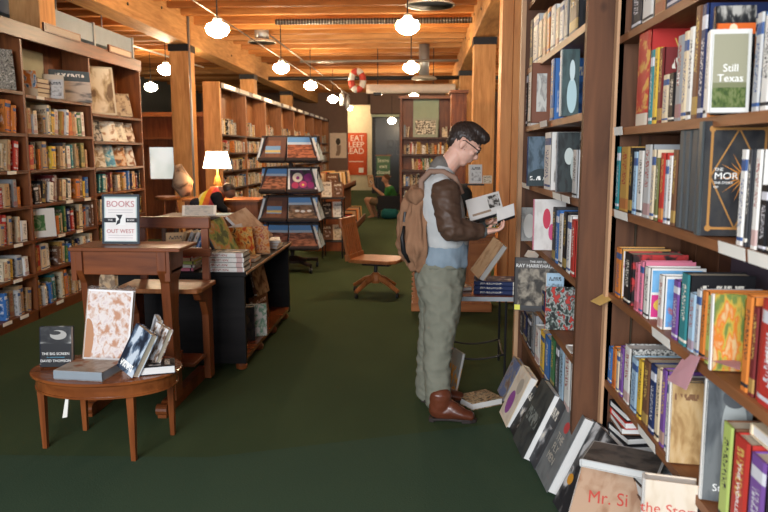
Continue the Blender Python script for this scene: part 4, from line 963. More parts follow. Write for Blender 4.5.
face_px('black book with an orange disc at its head, behind the field cover', 712, 757, 112, 6, 2.13, pict('black_orange_disc', K((.012, .012, .014), (.03, .03, .03), (.4, .38, .34)), loc=73, bands=((0, .74, (.015, .015, .018)), (.74, .84, (.62, .12, .02))), discs=((.45, .79, .1, .045, (.75, .6, .4)),)), z=1.702, sp=cover_mat('black'))
shelf_px(NX, 1.70, 'beside the field cover on the high shelf', G, [(750, 757, 16, 'pale grey', 'white book with blue splashes', dict(cov=pict('blue_splash', K((.06, .08, .12), (.12, .26, .5), (.68, .68, .66)), loc=75))), (758, 767, 18, 'white', 'white speckled tall book', dict(cov=pict('speckle', K((.05, .05, .06), (.6, .6, .58), (.7, .7, .68)), (1, 5, 5), 3, loc=76))), (768, 780, 12, 'blue', 'blue tall book at the frame edge', {})])
# --- third shelf (z=1.355)
SLATE = plain('slate_cloth', (.075, .085, .09), .5)
shelf_px(NX, 1.355, 'on the middle shelf of the close bookcase', G, [
    (614, 617.5, 147, 'teal', 'white and teal book, first from the corner', {}), (618, 626.5, 147, 'gold', 'gold and cream book', dict(v=1)), (627, 630.5, 148, 'black', 'black slim book', {}),
    (631, 634.5, 152, 'pale blue', 'pale blue slim book', {}), (635, 640.5, 151, 'white', 'plain white book', {}), (641, 648, 145, 'pale grey', 'pale blue grey tall book', dict(d=.24, cov=cover_mat('grey', 1))),
    (648.5, 652, 150, 'cream', 'cream slim book', {}), (652.5, 656, 158, 'olive', 'olive picture spined book', {}), (657, 661.5, 153, 'red', 'coral red book', {}), (662, 665, 160, 'pale grey', 'pale grey book with marks', {}),
    (665.5, 668.5, 156, 'white', 'slim white book by the brown one', {}), (669, 673.5, 150, 'brown', 'brown book with a white line', {}),
    (674.5, 679.5, 120, 'charcoal', 'tall slate book, first of three alike', dict(d=.24, spn=SLATE, cov=SLATE)), (680, 685.5, 120, 'charcoal', 'tall slate book, second of three alike', dict(d=.24, spn=SLATE, cov=SLATE)), (686, 693, 120, 'charcoal', 'tall slate book, third of three alike', dict(d=.24, spn=SLATE, cov=SLATE))])
mb, mw, mh = face_px('large black book with gilt sunburst and white capitals facing out on the close bookcase', 697, 772, 243, 122, 2.14, pict('black_gilt_cover', K((.022, .022, .024), (.03, .03, .032), (.04, .038, .036)), loc=78, rough=.4), z=1.357, t_=.05, n=(-.10, -1), tilt=.02, sp=plain('slate_spine', (.07, .085, .09), .4))
bpy.context.view_layer.update()
def deco(o, t_, quad, mat, nm='gilt_line', th=.0006, off=.0):
    q = MB().prism(quad, 'X', t_ / 2 + off, t_ / 2 + off + th, mat).build(nm); q.parent = o; return q
def line(o, t_, p, q, w, mat, nm='gilt_line'):
    d = Vector((q[0] - p[0], q[1] - p[1])); n = Vector((-d.y, d.x)).normalized() * w / 2
    return deco(o, t_, [(p[0] + n.x, p[1] + n.y), (p[0] - n.x, p[1] - n.y), (q[0] - n.x, q[1] - n.y), (q[0] + n.x, q[1] + n.y)], mat, nm)
e = .022; W2 = mw / 2
for p, q in (((-W2 + e, e), (W2 - e, e)), ((-W2 + e, mh - e), (W2 - e, mh - e)), ((-W2 + e, e), (-W2 + e, mh - e)), ((W2 - e, e), (W2 - e, mh - e))): line(mb, .05, p, q, .007, M_GOLD)
mid = mh * .52
for p, q in (((-W2 + e, mid), (0, mh - e)), ((0, mh - e), (W2 - e, mid)), ((-W2 + e, mid), (0, e)), ((0, e), (W2 - e, mid))): line(mb, .05, p, q, .004, M_GOLD)
for i in range(22):
    a_ = 2 * PI * i / 22 + .07; l = .075 if i % 2 else .055
    c0 = (.022, mid); w = .0035
    deco(mb, .05, [(c0[0] + .018 * math.cos(a_ - .12), c0[1] + .018 * math.sin(a_ - .12)), (c0[0] + .018 * math.cos(a_ + .12), c0[1] + .018 * math.sin(a_ + .12)), (c0[0] + l * math.cos(a_), c0[1] + l * math.sin(a_))], plain('sunburst_orange', (.62, .24, .04), .4) if 'sunburst_orange' not in D.materials else D.materials['sunburst_orange'], 'sunburst_ray')
for cxx in (-W2 + e, W2 - e):
    for cz in (e, mh - e): q = MB().tube([(.025, cxx, cz), (.0262, cxx, cz)], .009, M_GOLD, 14).build('gilt_corner'); q.parent = mb
def cov_text(o, t_, y, z, body, size, mat, rot=0, nm='cover_lettering', align='CENTER', sx=1):
    M = o.matrix_world @ Matrix.Translation((t_ / 2 + .0012, y, z)) @ Matrix(((0, 0, 1, 0), (1, 0, 0, 0), (0, 1, 0, 0), (0, 0, 0, 1))) @ Matrix.Rotation(rot, 4, 'Z')
    return text(body, M, size, mat, o, nm, align, .0004, sx)
cov_text(mb, .05, -.062, mid + .020, 'THE', .013, M_WINK, align='LEFT'); cov_text(mb, .05, -.062, mid + .001, 'MOR', .027, M_WINK, align='LEFT', sx=1.1)
cov_text(mb, .05, -.062, mid - .018, 'THE STORY', .010, M_WINK, align='LEFT'); cov_text(mb, .05, -.062, mid - .030, 'OF', .010, M_WINK, align='LEFT')
shelf_px(NX, 1.355, 'standing in front of the gilt black book', G, [(735, 741, 150, 'white', 'tall white book', dict(d=.10)), (741.5, 745, 150, 'charcoal', 'dark slim book between two white ones', dict(d=.10)),
    (749, 755, 150, 'white', 'second tall white book', dict(d=.16)), (756, 764, 185, 'black', 'short black book with pink label', {}), (764.5, 772, 180, 'black', 'another black book at the shelf label', {}), (773, 784, 160, 'white', 'white book past the black ones', {})])
# --- fourth shelf (z=.985)
wb1 = pict('blue_pink_yellow', K((.12, .36, .62), (.16, .4, .66), (.2, .44, .7)), loc=80, bands=((0, .48, (.62, .05, .22)), (.48, .53, (.76, .74, .7))), discs=((.3, .28, .2, .14, (.7, .46, .08)),), frame_c=(.76, .74, .7), bw=.06)
shelf_px(NX, .985, 'on the fourth shelf of the close bookcase', G, [
    (614, 619, 247, 'orange', 'orange and white book, first from the corner', dict(d=.2, cov=pict('white_pink_c', K((.5, .1, .2), (.7, .7, .66), (.75, .73, .7)), frame_c=(.62, .33, .1), bw=.06, loc=81))),
    (622, 629, 252, 'black', 'black book with a white band', dict(d=.22, cov=pict('black_red_c', K((.02, .02, .02), (.05, .03, .03), (.5, .05, .05)), loc=82))), (633, 637, 262, 'pink', 'deep pink book', {}), (637.5, 641, 260, 'pink', 'second pink book beside the white spine', {}),
    (642, 647, 266, 'white', 'white spined book with blue and pink cover', dict(d=.2, cov=wb1)), (656, 661, 274, 'white', 'white spined book with blue cover', dict(d=.19, cov=pict('blue_brown_c', K((.5, .1, .04), (.1, .3, .6), (.14, .36, .66)), frame_c=(.76, .74, .7), bw=.07, loc=84))),
    (670, 676, 279, 'purple', 'purple book', {}), (677, 685, 272, 'teal', 'green and brown thick book', dict(d=.2, cov=cover_mat('black', 1))), (686, 692, 292, 'pale blue', 'pale blue book', {}), (692.5, 697, 288, 'pale grey', 'grey blue book with black head', {}),
    (698, 703, 289, 'orange', 'bright orange book', dict(d=.21)), (703.5, 708, 294, 'lime', 'pale lime book', {}), (708.5, 713, 298, 'yellow', 'yellow green book', {})])
face_px('orange and green picture cover facing out on the fourth shelf of the close bookcase', 711, 745, 360, 296, 2.02, pict('poppy_cover', [(.38, (.14, .2, .05)), (.47, (.5, .36, .06)), (.55, (.6, .16, .02)), (.64, (.6, .42, .2))], (1, 2, 2), 1.7, loc=86), z=.987)
shelf_px(NX, .985, 'at the camera end of the fourth shelf', G, [(739, 746, 280, 'orange', 'orange red book', dict(h=.25)), (746.5, 752, 290, 'maroon', 'maroon and pink book', dict(h=.23)), (754, 780, 285, 'red', 'fat red book with white lettering', dict(h=.26, words='G', ws=.06))])
# --- fifth shelf (z=.585)
shelf_px(NX, .585, 'on the fifth shelf of the close bookcase', G, [
    (607, 610.5, 346, 'blue', 'blue and white slim book', {}), (611, 614.5, 346, 'orange', 'orange cream book', {}), (615, 617.5, 350, 'cream', 'cream slim book', {}), (618, 621.5, 345, 'purple', 'lilac book', {}),
    (622, 628, 344, 'white', 'thick white book with speckled cover', dict(d=.24, cov=pict('speckled_grey', [(.42, (.06, .06, .06)), (.5, (.3, .3, .28)), (.58, (.55, .54, .5))], (1, 8, 8), 3, loc=88))),
    (629, 635, 356, 'pale blue', 'white and sky blue book', {}), (635.5, 640, 358, 'yellow', 'yellow book', {}), (640.5, 646.5, 358, 'brown', 'brown book with a bead pattern', dict(cov=cover_mat('brown', 1))), (647, 652.5, 362, 'navy', 'navy book', {}),
    (653, 657.5, 366, 'cream', 'cream book with a blue figure', {}), (658, 662.5, 366, 'purple', 'plum and pink book', dict(v=1)), (663, 668, 374, 'white', 'white book beside the tan cover', {}), ])
face_px('old tan book facing out below the pink paper on the fifth shelf', 668, 704, 458, 384, 2.30, pict('old_tan', [(.4, (.34, .2, .08)), (.5, (.5, .33, .15)), (.62, (.56, .4, .22))], (1, 1.5, 1.5), 1.5, loc=90, title=12, tz=(.78, .86), tc=(.2, .1, .05), bands=()), z=.587, t_=.03, n=(-.15, -1))
tb, tw, thh = face_px('dark grey book with a pale face and white lettering, facing out on the fifth shelf', 703, 753, 470, 383, 2.04, pict('grey_face', [(.42, (.05, .055, .06)), (.52, (.09, .1, .105)), (.6, (.14, .15, .15))], (1, 1.6, 1.4), 1.4, loc=92, discs=((.64, .62, .26, .27, (.30, .32, .31)), (.53, .66, .05, .025, (.04, .04, .045)), (.76, .66, .05, .025, (.04, .04, .045)), (.65, .56, .03, .06, (.38, .40, .38)), (.65, .46, .08, .02, (.10, .09, .09)), (.62, .86, .24, .08, (.07, .075, .08)))), z=.587, t_=.04, n=(-.30, -1))
shelf_px(NX, .585, 'in the close group at the camera end of the fifth shelf', G, [(716, 726, 436, 'lime', 'lime green edged book', dict(h=.28, d=.2, cov=cover_mat('brown', 1))), (727, 742, 436, 'red', 'bright red book', dict(h=.275, d=.2, words='THE WORLD', ws=.025)), (743, 758, 450, 'purple', 'lilac purple book', dict(h=.265)), (759, 776, 462, 'black', 'black and yellow book', dict(h=.26)), (777, 800, 462, 'red', 'dark red book', dict(h=.265))])
q = aty(760, 408, 1.74)
flat('book', 'cream book lying flat across the tops of other books on the fifth shelf', NX + .165, 1.74, .585 + .285, .035, .2, .26, .0, 'cream', G)
# --- bottom shelf (z=.17)
for i, (u, c) in enumerate(((640, 'navy'), (648, 'navy'), (656, 'charcoal'), (664, 'grey'), (671, 'charcoal'))):
    y = 2.40 - i * .062
    free_book('book', '%s book slanting in the bottom row of the close bookcase, %s from the cardboard colored parcel' % (c, ORD[i]) if False else '%s book slanting along the bottom shelf of the close bookcase, %s from its far end' % (c, ORD[i]), (.045, .2, .27), Matrix.Translation((NX + .10, y, .20)) @ Matrix.Rotation(-.5, 4, 'X') @ Matrix.Rotation(-PI / 2, 4, 'Z'), cover_mat(c), spine_mat(c, 1), 'slanting books on the bottom shelf')
st_, stw, sth = face_px('cream boxed book with red script lettering facing out at the bottom of the close bookcase', 642, 697, 545, 484, 2.10, pict('cream_parcel', K((.6, .5, .38), (.64, .55, .43), (.66, .57, .46)), loc=95), z=.172, t_=.06, n=(-.25, -1), sp=M_PAGEW)
bpy.context.view_layer.update(); cov_text(st_, .06, 0, sth * .80, 'the Story', .045, M_RINK)
cov_text(tb, .04, 0, .04, 'Steps', .03, M_WINK)
for i, (c, x, y, z, yaw) in enumerate([(['black', 'charcoal', 'black', 'brown', 'black'][q_ % 5] if q_ != 9 else 'red', .95, 2.97 + .01 * (q_ % 3), .172 + .0335 * q_, .06 * (q_ % 4)) for q_ in range(11)]):
    flat('book', '%s book in the heap at the bottom shelf far end, %s from the board' % (c, ORD[i]), x, y, z, .03, .19, .25, yaw, c, 'heap on the bottom shelf')
flat('book', 'grey edged book lying on the dark heap of the bottom shelf', .93, 2.80, .172, .035, .17, .22, .2, 'pale grey', pages=M_PAGEW)
# top shelf scraps
shelf_px(NX, 2.08, 'on the top shelf of the close bookcase', G, [(630, 640, -20, 'charcoal', 'charcoal book', dict(h=.26)), (641, 652, -20, 'white', 'white book', dict(h=.24)), (653, 664, -30, 'tan', 'tan book', dict(h=.24)), (665, 680, -30, 'navy', 'navy book', dict(h=.27)), (681, 700, -30, 'cream', 'cream book', dict(h=.25))])
# paper flags and shelf labels
def paper(label, pts, mat, g=None, cat='label', nm='shelf_label'):
    n = (Vector(pts[1]) - Vector(pts[0])).cross(Vector(pts[2]) - Vector(pts[0])).normalized() * .0008
    vs = [Vector(p) for p in pts] + [Vector(p) + n for p in pts]
    o = MB().add(vs, [(0, 1, 2, 3), (7, 6, 5, 4), (0, 4, 5, 1), (1, 5, 6, 2), (2, 6, 7, 3), (3, 7, 4, 0)], mat).build(nm); tag(o, label, cat, g); return o
M_YEL = plain('yellow_paper', (.72, .50, .16), .8); M_PNK = plain('pink_paper', (.66, .36, .42), .8)
def at(u, v, x): return atx(u, v, x)
paper('yellow paper flag sticking out at the corner strip of the close bookcase', [at(590.5, 301, .74), at(606, 292, .83), at(619, 296, .86), at(600, 305.5, .76)], M_YEL, cat='paper', nm='paper_flag')
paper('pink paper sheet hanging over the edge of the fourth shelf', [at(686, 353, .83), at(700, 357, .80), at(686, 390, .78), at(667, 380, .81)], M_PNK, cat='paper', nm='paper_sheet')
paper('pink paper strip lying along the fourth shelf edge below the orange books', [at(700, 357, .815), at(740, 370, .815), at(741, 362, .87), at(690, 352, .87)], M_PNK, cat='paper', nm='paper_sheet')
for i, (u0, u1, z, x) in enumerate(((612, 624, 1.70, NX), (616, 629, 1.355, NX), (721, 748, 1.355, NX), (751, 790, 1.355, NX), (654, 672, .985, NX), (640, 657, .585, NX), (541, 548, 1.775, FX), (554, 562, 1.385, FX), (563, 571, 1.385, FX), (523, 530, 1.385, FX))):
    ya, yb = YofU(u0, x, z), YofU(u1, x, z); x -= .004
    paper('small white label on the plank bookcase shelf edges, %s counted from the high shelf' % ORD[i], [(x, ya, z - .03), (x, yb, z - .03), (x - .004, yb, z + .004), (x - .004, ya, z + .004)], M_PAPER, 'paper labels on the plank shelves')
# ================================================================== FAR PLANK BOOKCASE CONTENT
G2 = 'books in the plank bookcase beside the man'
def gen(z, us, vt, cols, where, hs=None, d=.18):
    sp = []
    for k, ((u0, u1), c) in enumerate(zip(us, cols)): sp.append((u0, u1, vt[k] if isinstance(vt, (list, tuple)) else vt, c, '%s book, %s along' % (c, ORD[k]), dict(d=d)))
    shelf_px(FX, z, where, G2, sp)
gen(2.165, [(529, 531.5), (532, 537), (537.5, 541), (541.5, 545.5), (546, 549), (549.5, 554), (554.5, 558), (558.5, 562.5), (563, 567)], [22, 18, 22, 15, 10, 8, 10, 4, 2], ['charcoal', 'pale grey', 'cream', 'tan', 'orange', 'white', 'cream', 'white', 'grey'], 'top row of the plank bookcase beside the man')
shelf_px(FX, 2.165, 'top row of the plank bookcase beside the man', G2, [(568, 577, -6, 'black', 'tall black book with white lettering', dict(d=.2, words='TRUMP' if False else 'TR', ws=.05, h=.3))])
gen(1.775, [(524.5, 526.5), (527, 529.5)], [72, 74], ['black', 'white'], 'second row of the plank bookcase beside the man')
face_px('brown cover with a pale framed picture facing out, second row of the plank bookcase', 531, 553, 123, 63, 4.60, pict('brown_inset', K((.5, .47, .42), (.3, .28, .26), (.6, .58, .52)), frame_c=(.20, .07, .035), bw=.26, loc=100), z=1.777, t_=.04, sp=cover_mat('brown'))
gen(1.775, [(549, 552.5)], [61], ['blue'], 'beside the brown framed cover in the second row')
face_px('white spined dark book with a pale standing figure, second row of the plank bookcase', 560, 580, 116, 50, 3.78, pict('figure_dark', K((.04, .06, .06), (.05, .08, .08), (.06, .1, .1)), loc=101, discs=((.62, .30, .26, .26, (.42, .58, .60)), (.62, .68, .14, .16, (.55, .66, .66)))), z=1.777, t_=.05, sp=cover_mat('white'))
face_px('dark blue grey cover with a lower title facing out, third row of the plank bookcase', 527, 551, 186, 137, 4.55, pict('blue_curve', K((.03, .05, .07), (.06, .10, .13), (.10, .15, .2)), loc=102, discs=((.6, .1, .6, .25, (.02, .035, .04)),), title=10, tz=(.12, .2)), z=1.387, t_=.03, sp=cover_mat('navy'))
gen(1.385, [(543, 549)], [133], ['white'], 'between the two dark covers in the third row', d=.2)
face_px('black cover with a white lily shape facing out, third row of the plank bookcase', 556, 580, 194, 133, 3.88, pict('lily_cover', K((.014, .016, .016), (.02, .025, .025), (.03, .04, .04)), loc=103, discs=((.55, .6, .2, .14, (.5, .55, .52)), (.75, .4, .13, .2, (.4, .45, .42)))), z=1.387, t_=.04, sp=cover_mat('grey'))
gen(1.385, [(571, 575.5)], [150], ['pale grey'], 'by the end board in the third row')
face_px('grey cover with a round white shape standing at the back of the fourth row', 521, 538, 248, 208, 4.8, pict('round_grey', K((.2, .2, .19), (.26, .26, .25), (.3, .3, .28)), loc=104, discs=((.5, .45, .36, .36, (.55, .54, .5)),)), z=1.012, t_=.02, sp=cover_mat('grey'))
face_px('pale cover with a red figure facing out in the fourth row of the plank bookcase', 533, 566, 252, 200, 4.35, pict('red_figure', K((.6, .56, .52), (.66, .62, .58), (.7, .66, .62)), loc=105, discs=((.42, .62, .12, .2, (.55, .04, .08)), (.58, .36, .1, .16, (.6, .08, .2)))), z=1.012, t_=.03, sp=cover_mat('pink'))
for i, (u0, u1, c, vt) in enumerate(((551, 554, 'charcoal', 210), (554.5, 557, 'blue', 212), (557.5, 561, 'white', 208), (561.5, 565, 'black', 214), (565.5, 569, 'white', 206), (569.5, 573, 'red', 220))):
    shelf_px(FX, 1.01, 'fourth row of the plank bookcase', G2, [(u0, u1, vt, c, '%s magazine, %s after the red figure cover' % (c, ORD[i]), dict(d=.22, h=.29 - .01 * (i % 3)))])
gen(.64, [(521, 526), (527, 531), (533, 538), (539, 545), (546, 549)], 290, ['navy', 'charcoal', 'grey', 'navy', 'white'], 'fifth row of the plank bookcase, behind the monster film book')
hb, hw, hh = face_px('big dark film monsters book standing out over the fifth row, yellow sticker at its foot', 514, 562, 311, 259, 4.28, pict('creature_cover', [(.4, (.035, .03, .025)), (.5, (.13, .11, .085)), (.62, (.30, .26, .2))], (1, 3, 3), 2.3, loc=107, frame_c=(.05, .045, .042), bw=.08, bands=((.0, .1, (.05, .05, .052)), (.8, 1, (.09, .08, .07)))), t_=.03, n=(-.18, -1), tilt=.05, sp=cover_mat('black'))
bpy.context.view_layer.update()
cov_text(hb, .03, 0, hh * .93, 'THE ART OF', .018, M_WINK); cov_text(hb, .03, 0, hh * .85, 'RAY HARRYHAUSEN', .030, M_WINK, sx=.95)
deco(hb, .03, [(-hw * .49, .004), (-hw * .37, .004), (-hw * .37, .035), (-hw * .49, .035)], plain('yellow_sticker', (.7, .68, .1), .6), 'price_sticker')
face_px('pale blue and white cover tucked behind the black, white and red magazine', 546, 564, 300, 274, 4.0, cover_mat('pale blue', 1), t_=.02)
face_px('black, white and red comic style magazine facing out below the monster film book', 545, 580, 330, 288, 3.86, pict('comic_bw_red', [(.38, (.02, .02, .02)), (.46, (.08, .11, .09)), (.52, (.42, .42, .40)), (.56, (.05, .06, .05)), (.63, (.45, .04, .03))], (1, 3, 3), 2.4, loc=109, bands=()), t_=.012, name='magazine', cat='magazine', sp=cover_mat('red'))
gen(.30, [(519.5, 522), (522.5, 526), (526.5, 530), (530.5, 533.5), (534, 538), (539, 543), (543.5, 548), (549, 553), (554, 557), (557.5, 562), (562.5, 568)], [312, 312, 315, 312, 326, 330, 335, 336, 340, 342, 345], ['charcoal', 'navy', 'charcoal', 'grey', 'white', 'yellow', 'blue', 'green', 'charcoal', 'pale blue', 'white'], 'bottom row of the plank bookcase beside the man', d=.2)
o = paper('pale pink slip poking out over the monster film book', [at(528, 250, .70), at(541, 252, .74), at(536, 260, .72), at(524, 256, .68)], M_PAPER, cat='paper', nm='paper_flag')

# ================================================================== BOOKS LEANING ON THE FLOOR
def floor_lean(label, u, v, y_len, h, t_, mat, n=(-.93, -.36), tilt=.5, sp=None, pages=M_PAGE, name='floor_book', dz=0):
    p = atz(u, v, 0)
    zl = t_ / 2 * math.sin(tilt)
    return free_book(name, label, (t_, y_len, h), face_M((p.x, p.y, .004 + zl + dz), n, tilt), mat, sp or cover_mat('tan'), None, 'book', pages)
G3 = None
NF = (-.992, -.06)
floor_lean('small grey and blue picture book leaning at the far end of the floor row', 503, 399, .22, .26, .045, pict('grey_blue_fig', K((.2, .12, .08), (.28, .27, .26), (.12, .16, .3)), loc=110), n=NF, tilt=.42)
pc = floor_lean('cream book with a purple oval leaning against the floor row', 506, 423, .25, .33, .045, pict('purple_oval', K((.58, .5, .4), (.62, .55, .45), (.66, .6, .5)), loc=111, discs=((.42, .34, .24, .22, (.26, .07, .30)), (.6, .7, .2, .15, (.40, .36, .30))), frame_c=(.7, .6, .46), bw=.07), n=NF, tilt=.42, sp=cover_mat('cream'), pages=M_PAGEW)
floor_lean('thin black book squeezed between the purple oval book and the dark slate book', 514, 436, .2, .29, .03, cover_mat('black'), n=NF, tilt=.5)
floor_lean('dark slate book with faint lettering leaning on the floor', 521, 452, .28, .38, .045, pict('dark_slate', K((.03, .035, .035), (.045, .05, .05), (.06, .065, .06)), loc=113, title=12, tz=(.4, .6), tc=(.2, .22, .2)), n=NF, tilt=.42, sp=cover_mat('charcoal'), pages=M_PAGEW)
floor_lean('thick white edged book leaning behind the dark slate one', 533, 463, .26, .36, .045, cover_mat('charcoal', 1), n=NF, tilt=.42, pages=M_PAGEW)
rb = floor_lean('grey book with a red splash and pale lettering leaning on the floor', 545, 484, .28, .40, .055, pict('grey_red', K((.12, .13, .13), (.15, .16, .16), (.18, .19, .19)), loc=115, discs=((.55, .72, .12, .07, (.5, .06, .06)),)), n=NF, tilt=.42, sp=cover_mat('charcoal'), pages=M_PAGEW)
bpy.context.view_layer.update(); cov_text(rb, .055, 0, .17, 'THE\nFLY\nMEN', .055, M_DIFF, rot=0)
bw = floor_lean('black and white photo book with an orange disc leaning on the floor', 566, 522, .30, .42, .035, pict('bw_photo', [(.42, (.025, .025, .028)), (.5, (.10, .10, .10)), (.55, (.5, .5, .5)), (.64, (.65, .65, .64))], (1, 2.2, 1.6), 1.5, loc=117, discs=((.16, .34, .09, .06, (.62, .28, .03)),)), n=(-.99, -.12), tilt=.46, sp=cover_mat('charcoal'), pages=M_PAGEW)
tn_ = floor_lean('tan kraft book with red script leaning at the camera end of the floor row', 592, 566, .28, .38, .03, pict('kraft_b', K((.36, .2, .12), (.44, .27, .17), (.5, .33, .22)), loc=119), n=(-.62, -.78), tilt=.55, sp=cover_mat('white'), pages=M_PAGEW)
bpy.context.view_layer.update(); cov_text(tn_, .03, 0, .25, 'Mr. Si', .07, M_RINK, rot=.2)
for i, c in enumerate(('navy', 'charcoal', 'brown', 'black', 'grey')):
    flat('book', '%s book stacked under the wide grey book, %s from the bottom shelf' % (c, ORD[i]), .955, 2.66, .171 + i * .052, .05, .17, .22, .05 * i, c, 'short stack on the bottom shelf')
fbk = aty(622, 484, 2.45)
free_book('book', 'wide smoke grey book with pale rim jutting into the aisle on the bottom shelf stack', (.03, .28, .20), flat_M(.765, 2.625, .433, .03, .20, math.radians(64)) , pict('smoke_grey', K((.05, .045, .04), (.08, .072, .066), (.12, .105, .09)), loc=121, frame_c=(.5, .5, .48), bw=.035), cover_mat('pale grey'), pages=plain('pale_grey_edges', (.55, .55, .53)))

# book on the carpet and the one against the table leg
p = atz(476, 404, 0)
flat('floor_book', 'illustrated brown and orange paperback lying flat on the carpet beside the boots', p.x + .02, p.y + .02, .001, .045, .19, .24, .55, 'brown', mat=pict('collage_cover', [(.38, (.05, .05, .04)), (.46, (.35, .2, .08)), (.54, (.5, .4, .26)), (.62, (.12, .1, .06))], (1, 4, 4), 2.4, loc=123), pages=M_PAGEW)
p = atz(452, 391, 0)
free_book('floor_book', 'orange, white and blue book standing against the thin table leg', (.02, .16, .26), face_M((p.x + .0, p.y + .06, .004), (-.93, -.36), .2), pict('orange_fish', K((.62, .28, .04), (.66, .36, .08), (.3, .34, .36)), loc=124, bands=((.6, 1, (.34, .36, .34)),)), cover_mat('blue'), cat='book', pages=M_PAGEW)

# ================================================================== SIDE TABLE WITH WIRE LEGS
sx0, sx1, sy0, sy1, sz = .10, .66, 4.98, 5.50, .60
stb = thing('side_table', ((sx0 + sx1) / 2, 5.2, 0), 'small wooden side table with thin black iron legs behind the man', 'table')
part('tabletop', MB().box((sx0, sy0, sz - .03), (sx1, sy1, sz), W_TABLE), stb, bevel=.004)
part('edge_band', MB().box((sx0 - .003, sy0 - .006, sz - .034), (sx1 + .003, sy0 - .0005, sz - .004), M_STEEL), stb)
lg = [(sx0 + .05, sy0 + .05), (sx1 - .07, sy0 + .05), (sx0 + .05, sy1 - .05), (sx1 - .07, sy1 - .05)]
for x, y in lg: part('leg', MB().tube([(x, y, sz - .03), (x, y, 0)], .0085, M_BLACK, 8), stb)
def arc(a, b, sag=.06, dy=0):
    return [(a[0] + (b[0] - a[0]) * t_, a[1] + (b[1] - a[1]) * t_ + dy * math.sin(PI * t_), .17 - sag * math.sin(PI * t_)) for t_ in [i / 10 for i in range(11)]]
part('stretcher', MB().tube(arc(lg[0], lg[1], .04), .007, M_BLACK), stb, smooth=True)
part('stretcher', MB().tube(arc(lg[2], lg[3], .04), .007, M_BLACK), stb, smooth=True)
part('stretcher', MB().tube(arc(lg[0], lg[2], .04), .007, M_BLACK), stb, smooth=True)
part('stretcher', MB().tube(arc(lg[1], lg[3], .04), .007, M_BLACK), stb, smooth=True)
z = sz + .001
for i in range(3): flat('art_book', 'blue and white edged art book stacked on the side table, %s from bottom' % ORD[i], .52, 5.16, z, .030, .24, .30, PI / 2 + 1.5, 'navy', 'flat stack on the side table', sp=spine_mat('navy', 0)); z += .0315
free_book('art_book', 'tan covered art book leaning steeply up from the flat stack towards the plank bookcase', (.045, .22, .30), frame((.39, 5.18, z + .015), (-.80, -.25, .54), (.56, .0, .82)), pict('tan_relief', K((.34, .2, .1), (.46, .31, .18), (.5, .36, .22)), loc=130), spine_mat('navy'), pages=M_PAGEW)
flat('paperback_book', 'brown book lying flat at the man side of the side table', .24, 5.22, sz + .001, .03, .16, .2, .3, 'brown')
jar = MB().lathe([(.03, 0), (.036, .01), (.036, .06), (.02, .08), (.022, .10)], (.19, 5.08, sz + .001), plain('clear_plastic', (.55, .5, .42), .2)).build('plastic_bottle', smooth=True); tag(jar, 'small pale plastic wrapped bottle on the side table behind the man', 'bottle')

# ================================================================== DRESSER
dx0, dx1, dy0, dy1, dz = -.10, .68, 7.15, 7.62, .79
dr_ = thing('dresser', ((dx0 + dx1) / 2, 7.4, 0), 'low orange brown panelled wooden dresser behind the man, piled with magazines', 'cabinet')
WD = wood('dresser_wood', (.20, .055, .015), (.42, .15, .045), 'Z', .35); WDX = wood('dresser_wood_x', (.20, .055, .015), (.42, .15, .045), 'X', .35)
part('carcass', MB().box((dx0, dy0 + .02, .06), (dx1, dy1, dz - .03), WD), dr_)
part('top', MB().box((dx0 - .03, dy0 - .02, dz - .03), (dx1 + .03, dy1 + .02, dz), WDX), dr_, bevel=.006)
part('plinth', MB().box((dx0 - .015, dy0, 0), (dx1 + .015, dy1, .085), WDX), dr_, bevel=.006)
for i in range(3):
    xa = dx0 + .05 + i * .245
    d_ = part('door', MB().box((xa, dy0, .12), (xa + .225, dy0 + .02, dz - .06), WD), dr_, bevel=.004)
    for za, zb in ((.15, .40), (.43, dz - .09)):
        q = MB().box((xa + .03, dy0 - .008, za), (xa + .195, dy0 - .0005, zb), WDX).build('raised_panel', d_, bevel=.006)
for i in range(12): part('dentil', MB().box((dx0 - .012, dy0 - .005, .12 + i * .05), (dx0 + .018, dy0 + .018, .145 + i * .05), WD), dr_)
cols = ['white', 'red', 'yellow', 'green', 'cream', 'orange', 'tan', 'white', 'lime', 'red']
z = dz + .001
for i in range(10):
    flat('magazine', '%s magazine in the tall pile on the dresser, %s from the dresser top' % (cols[i], ORD[i]), .60 + .012 * ((i * 7) % 3), 7.38, z, .018, .2, .27, PI + .1 * (i % 3), cols[i], 'magazine pile on the dresser', cat='magazine'); z += .019
z = dz + .001
for i in range(4):
    flat('paperback_book', '%s book in the lower pile on the dresser, %s from the dresser top' % (['brown', 'tan', 'black', 'yellow'][i], ORD[i]), .28, 7.34, z, .03, .18, .24, PI + .2 * i, ['brown', 'tan', 'black', 'yellow'][i], 'low pile on the dresser'); z += .0315
# book stand above the pile
bsd = thing('book_stand', (.52, 7.42, 1.0), 'dark wire stand on the dresser holding a white book up', 'stand')
part('post', MB().tube([(.44, 7.5, dz), (.44, 7.5, 1.28)], .012, M_BLACK), bsd)
part('ledge', MB().box((.33, 7.44, 1.26), (.62, 7.54, 1.275), M_BLACK), bsd)
face_px('white paged book standing on the wire stand above the dresser', 469, 482, 190, 165, 7.46, cover_mat('white', 1), t_=.05, n=(.25, -1), z=1.277)
face_px('cream box shaped book on the stand beside the white one', 483, 492, 190, 176, 7.46, cover_mat('cream', 1), t_=.06, z=1.277)
hat = MB().ell((.37, 7.40, dz + .36), (.13, .12, .13), plain('dark_felt', (.02, .022, .02), .8)).tube([(.37, 7.40, dz + .126), (.37, 7.40, dz + .26)], .05, M_BLACK).build('felt_hat', smooth=True)
tag(hat, 'dark round felt hat shape on a stand behind the man chest', 'hat')
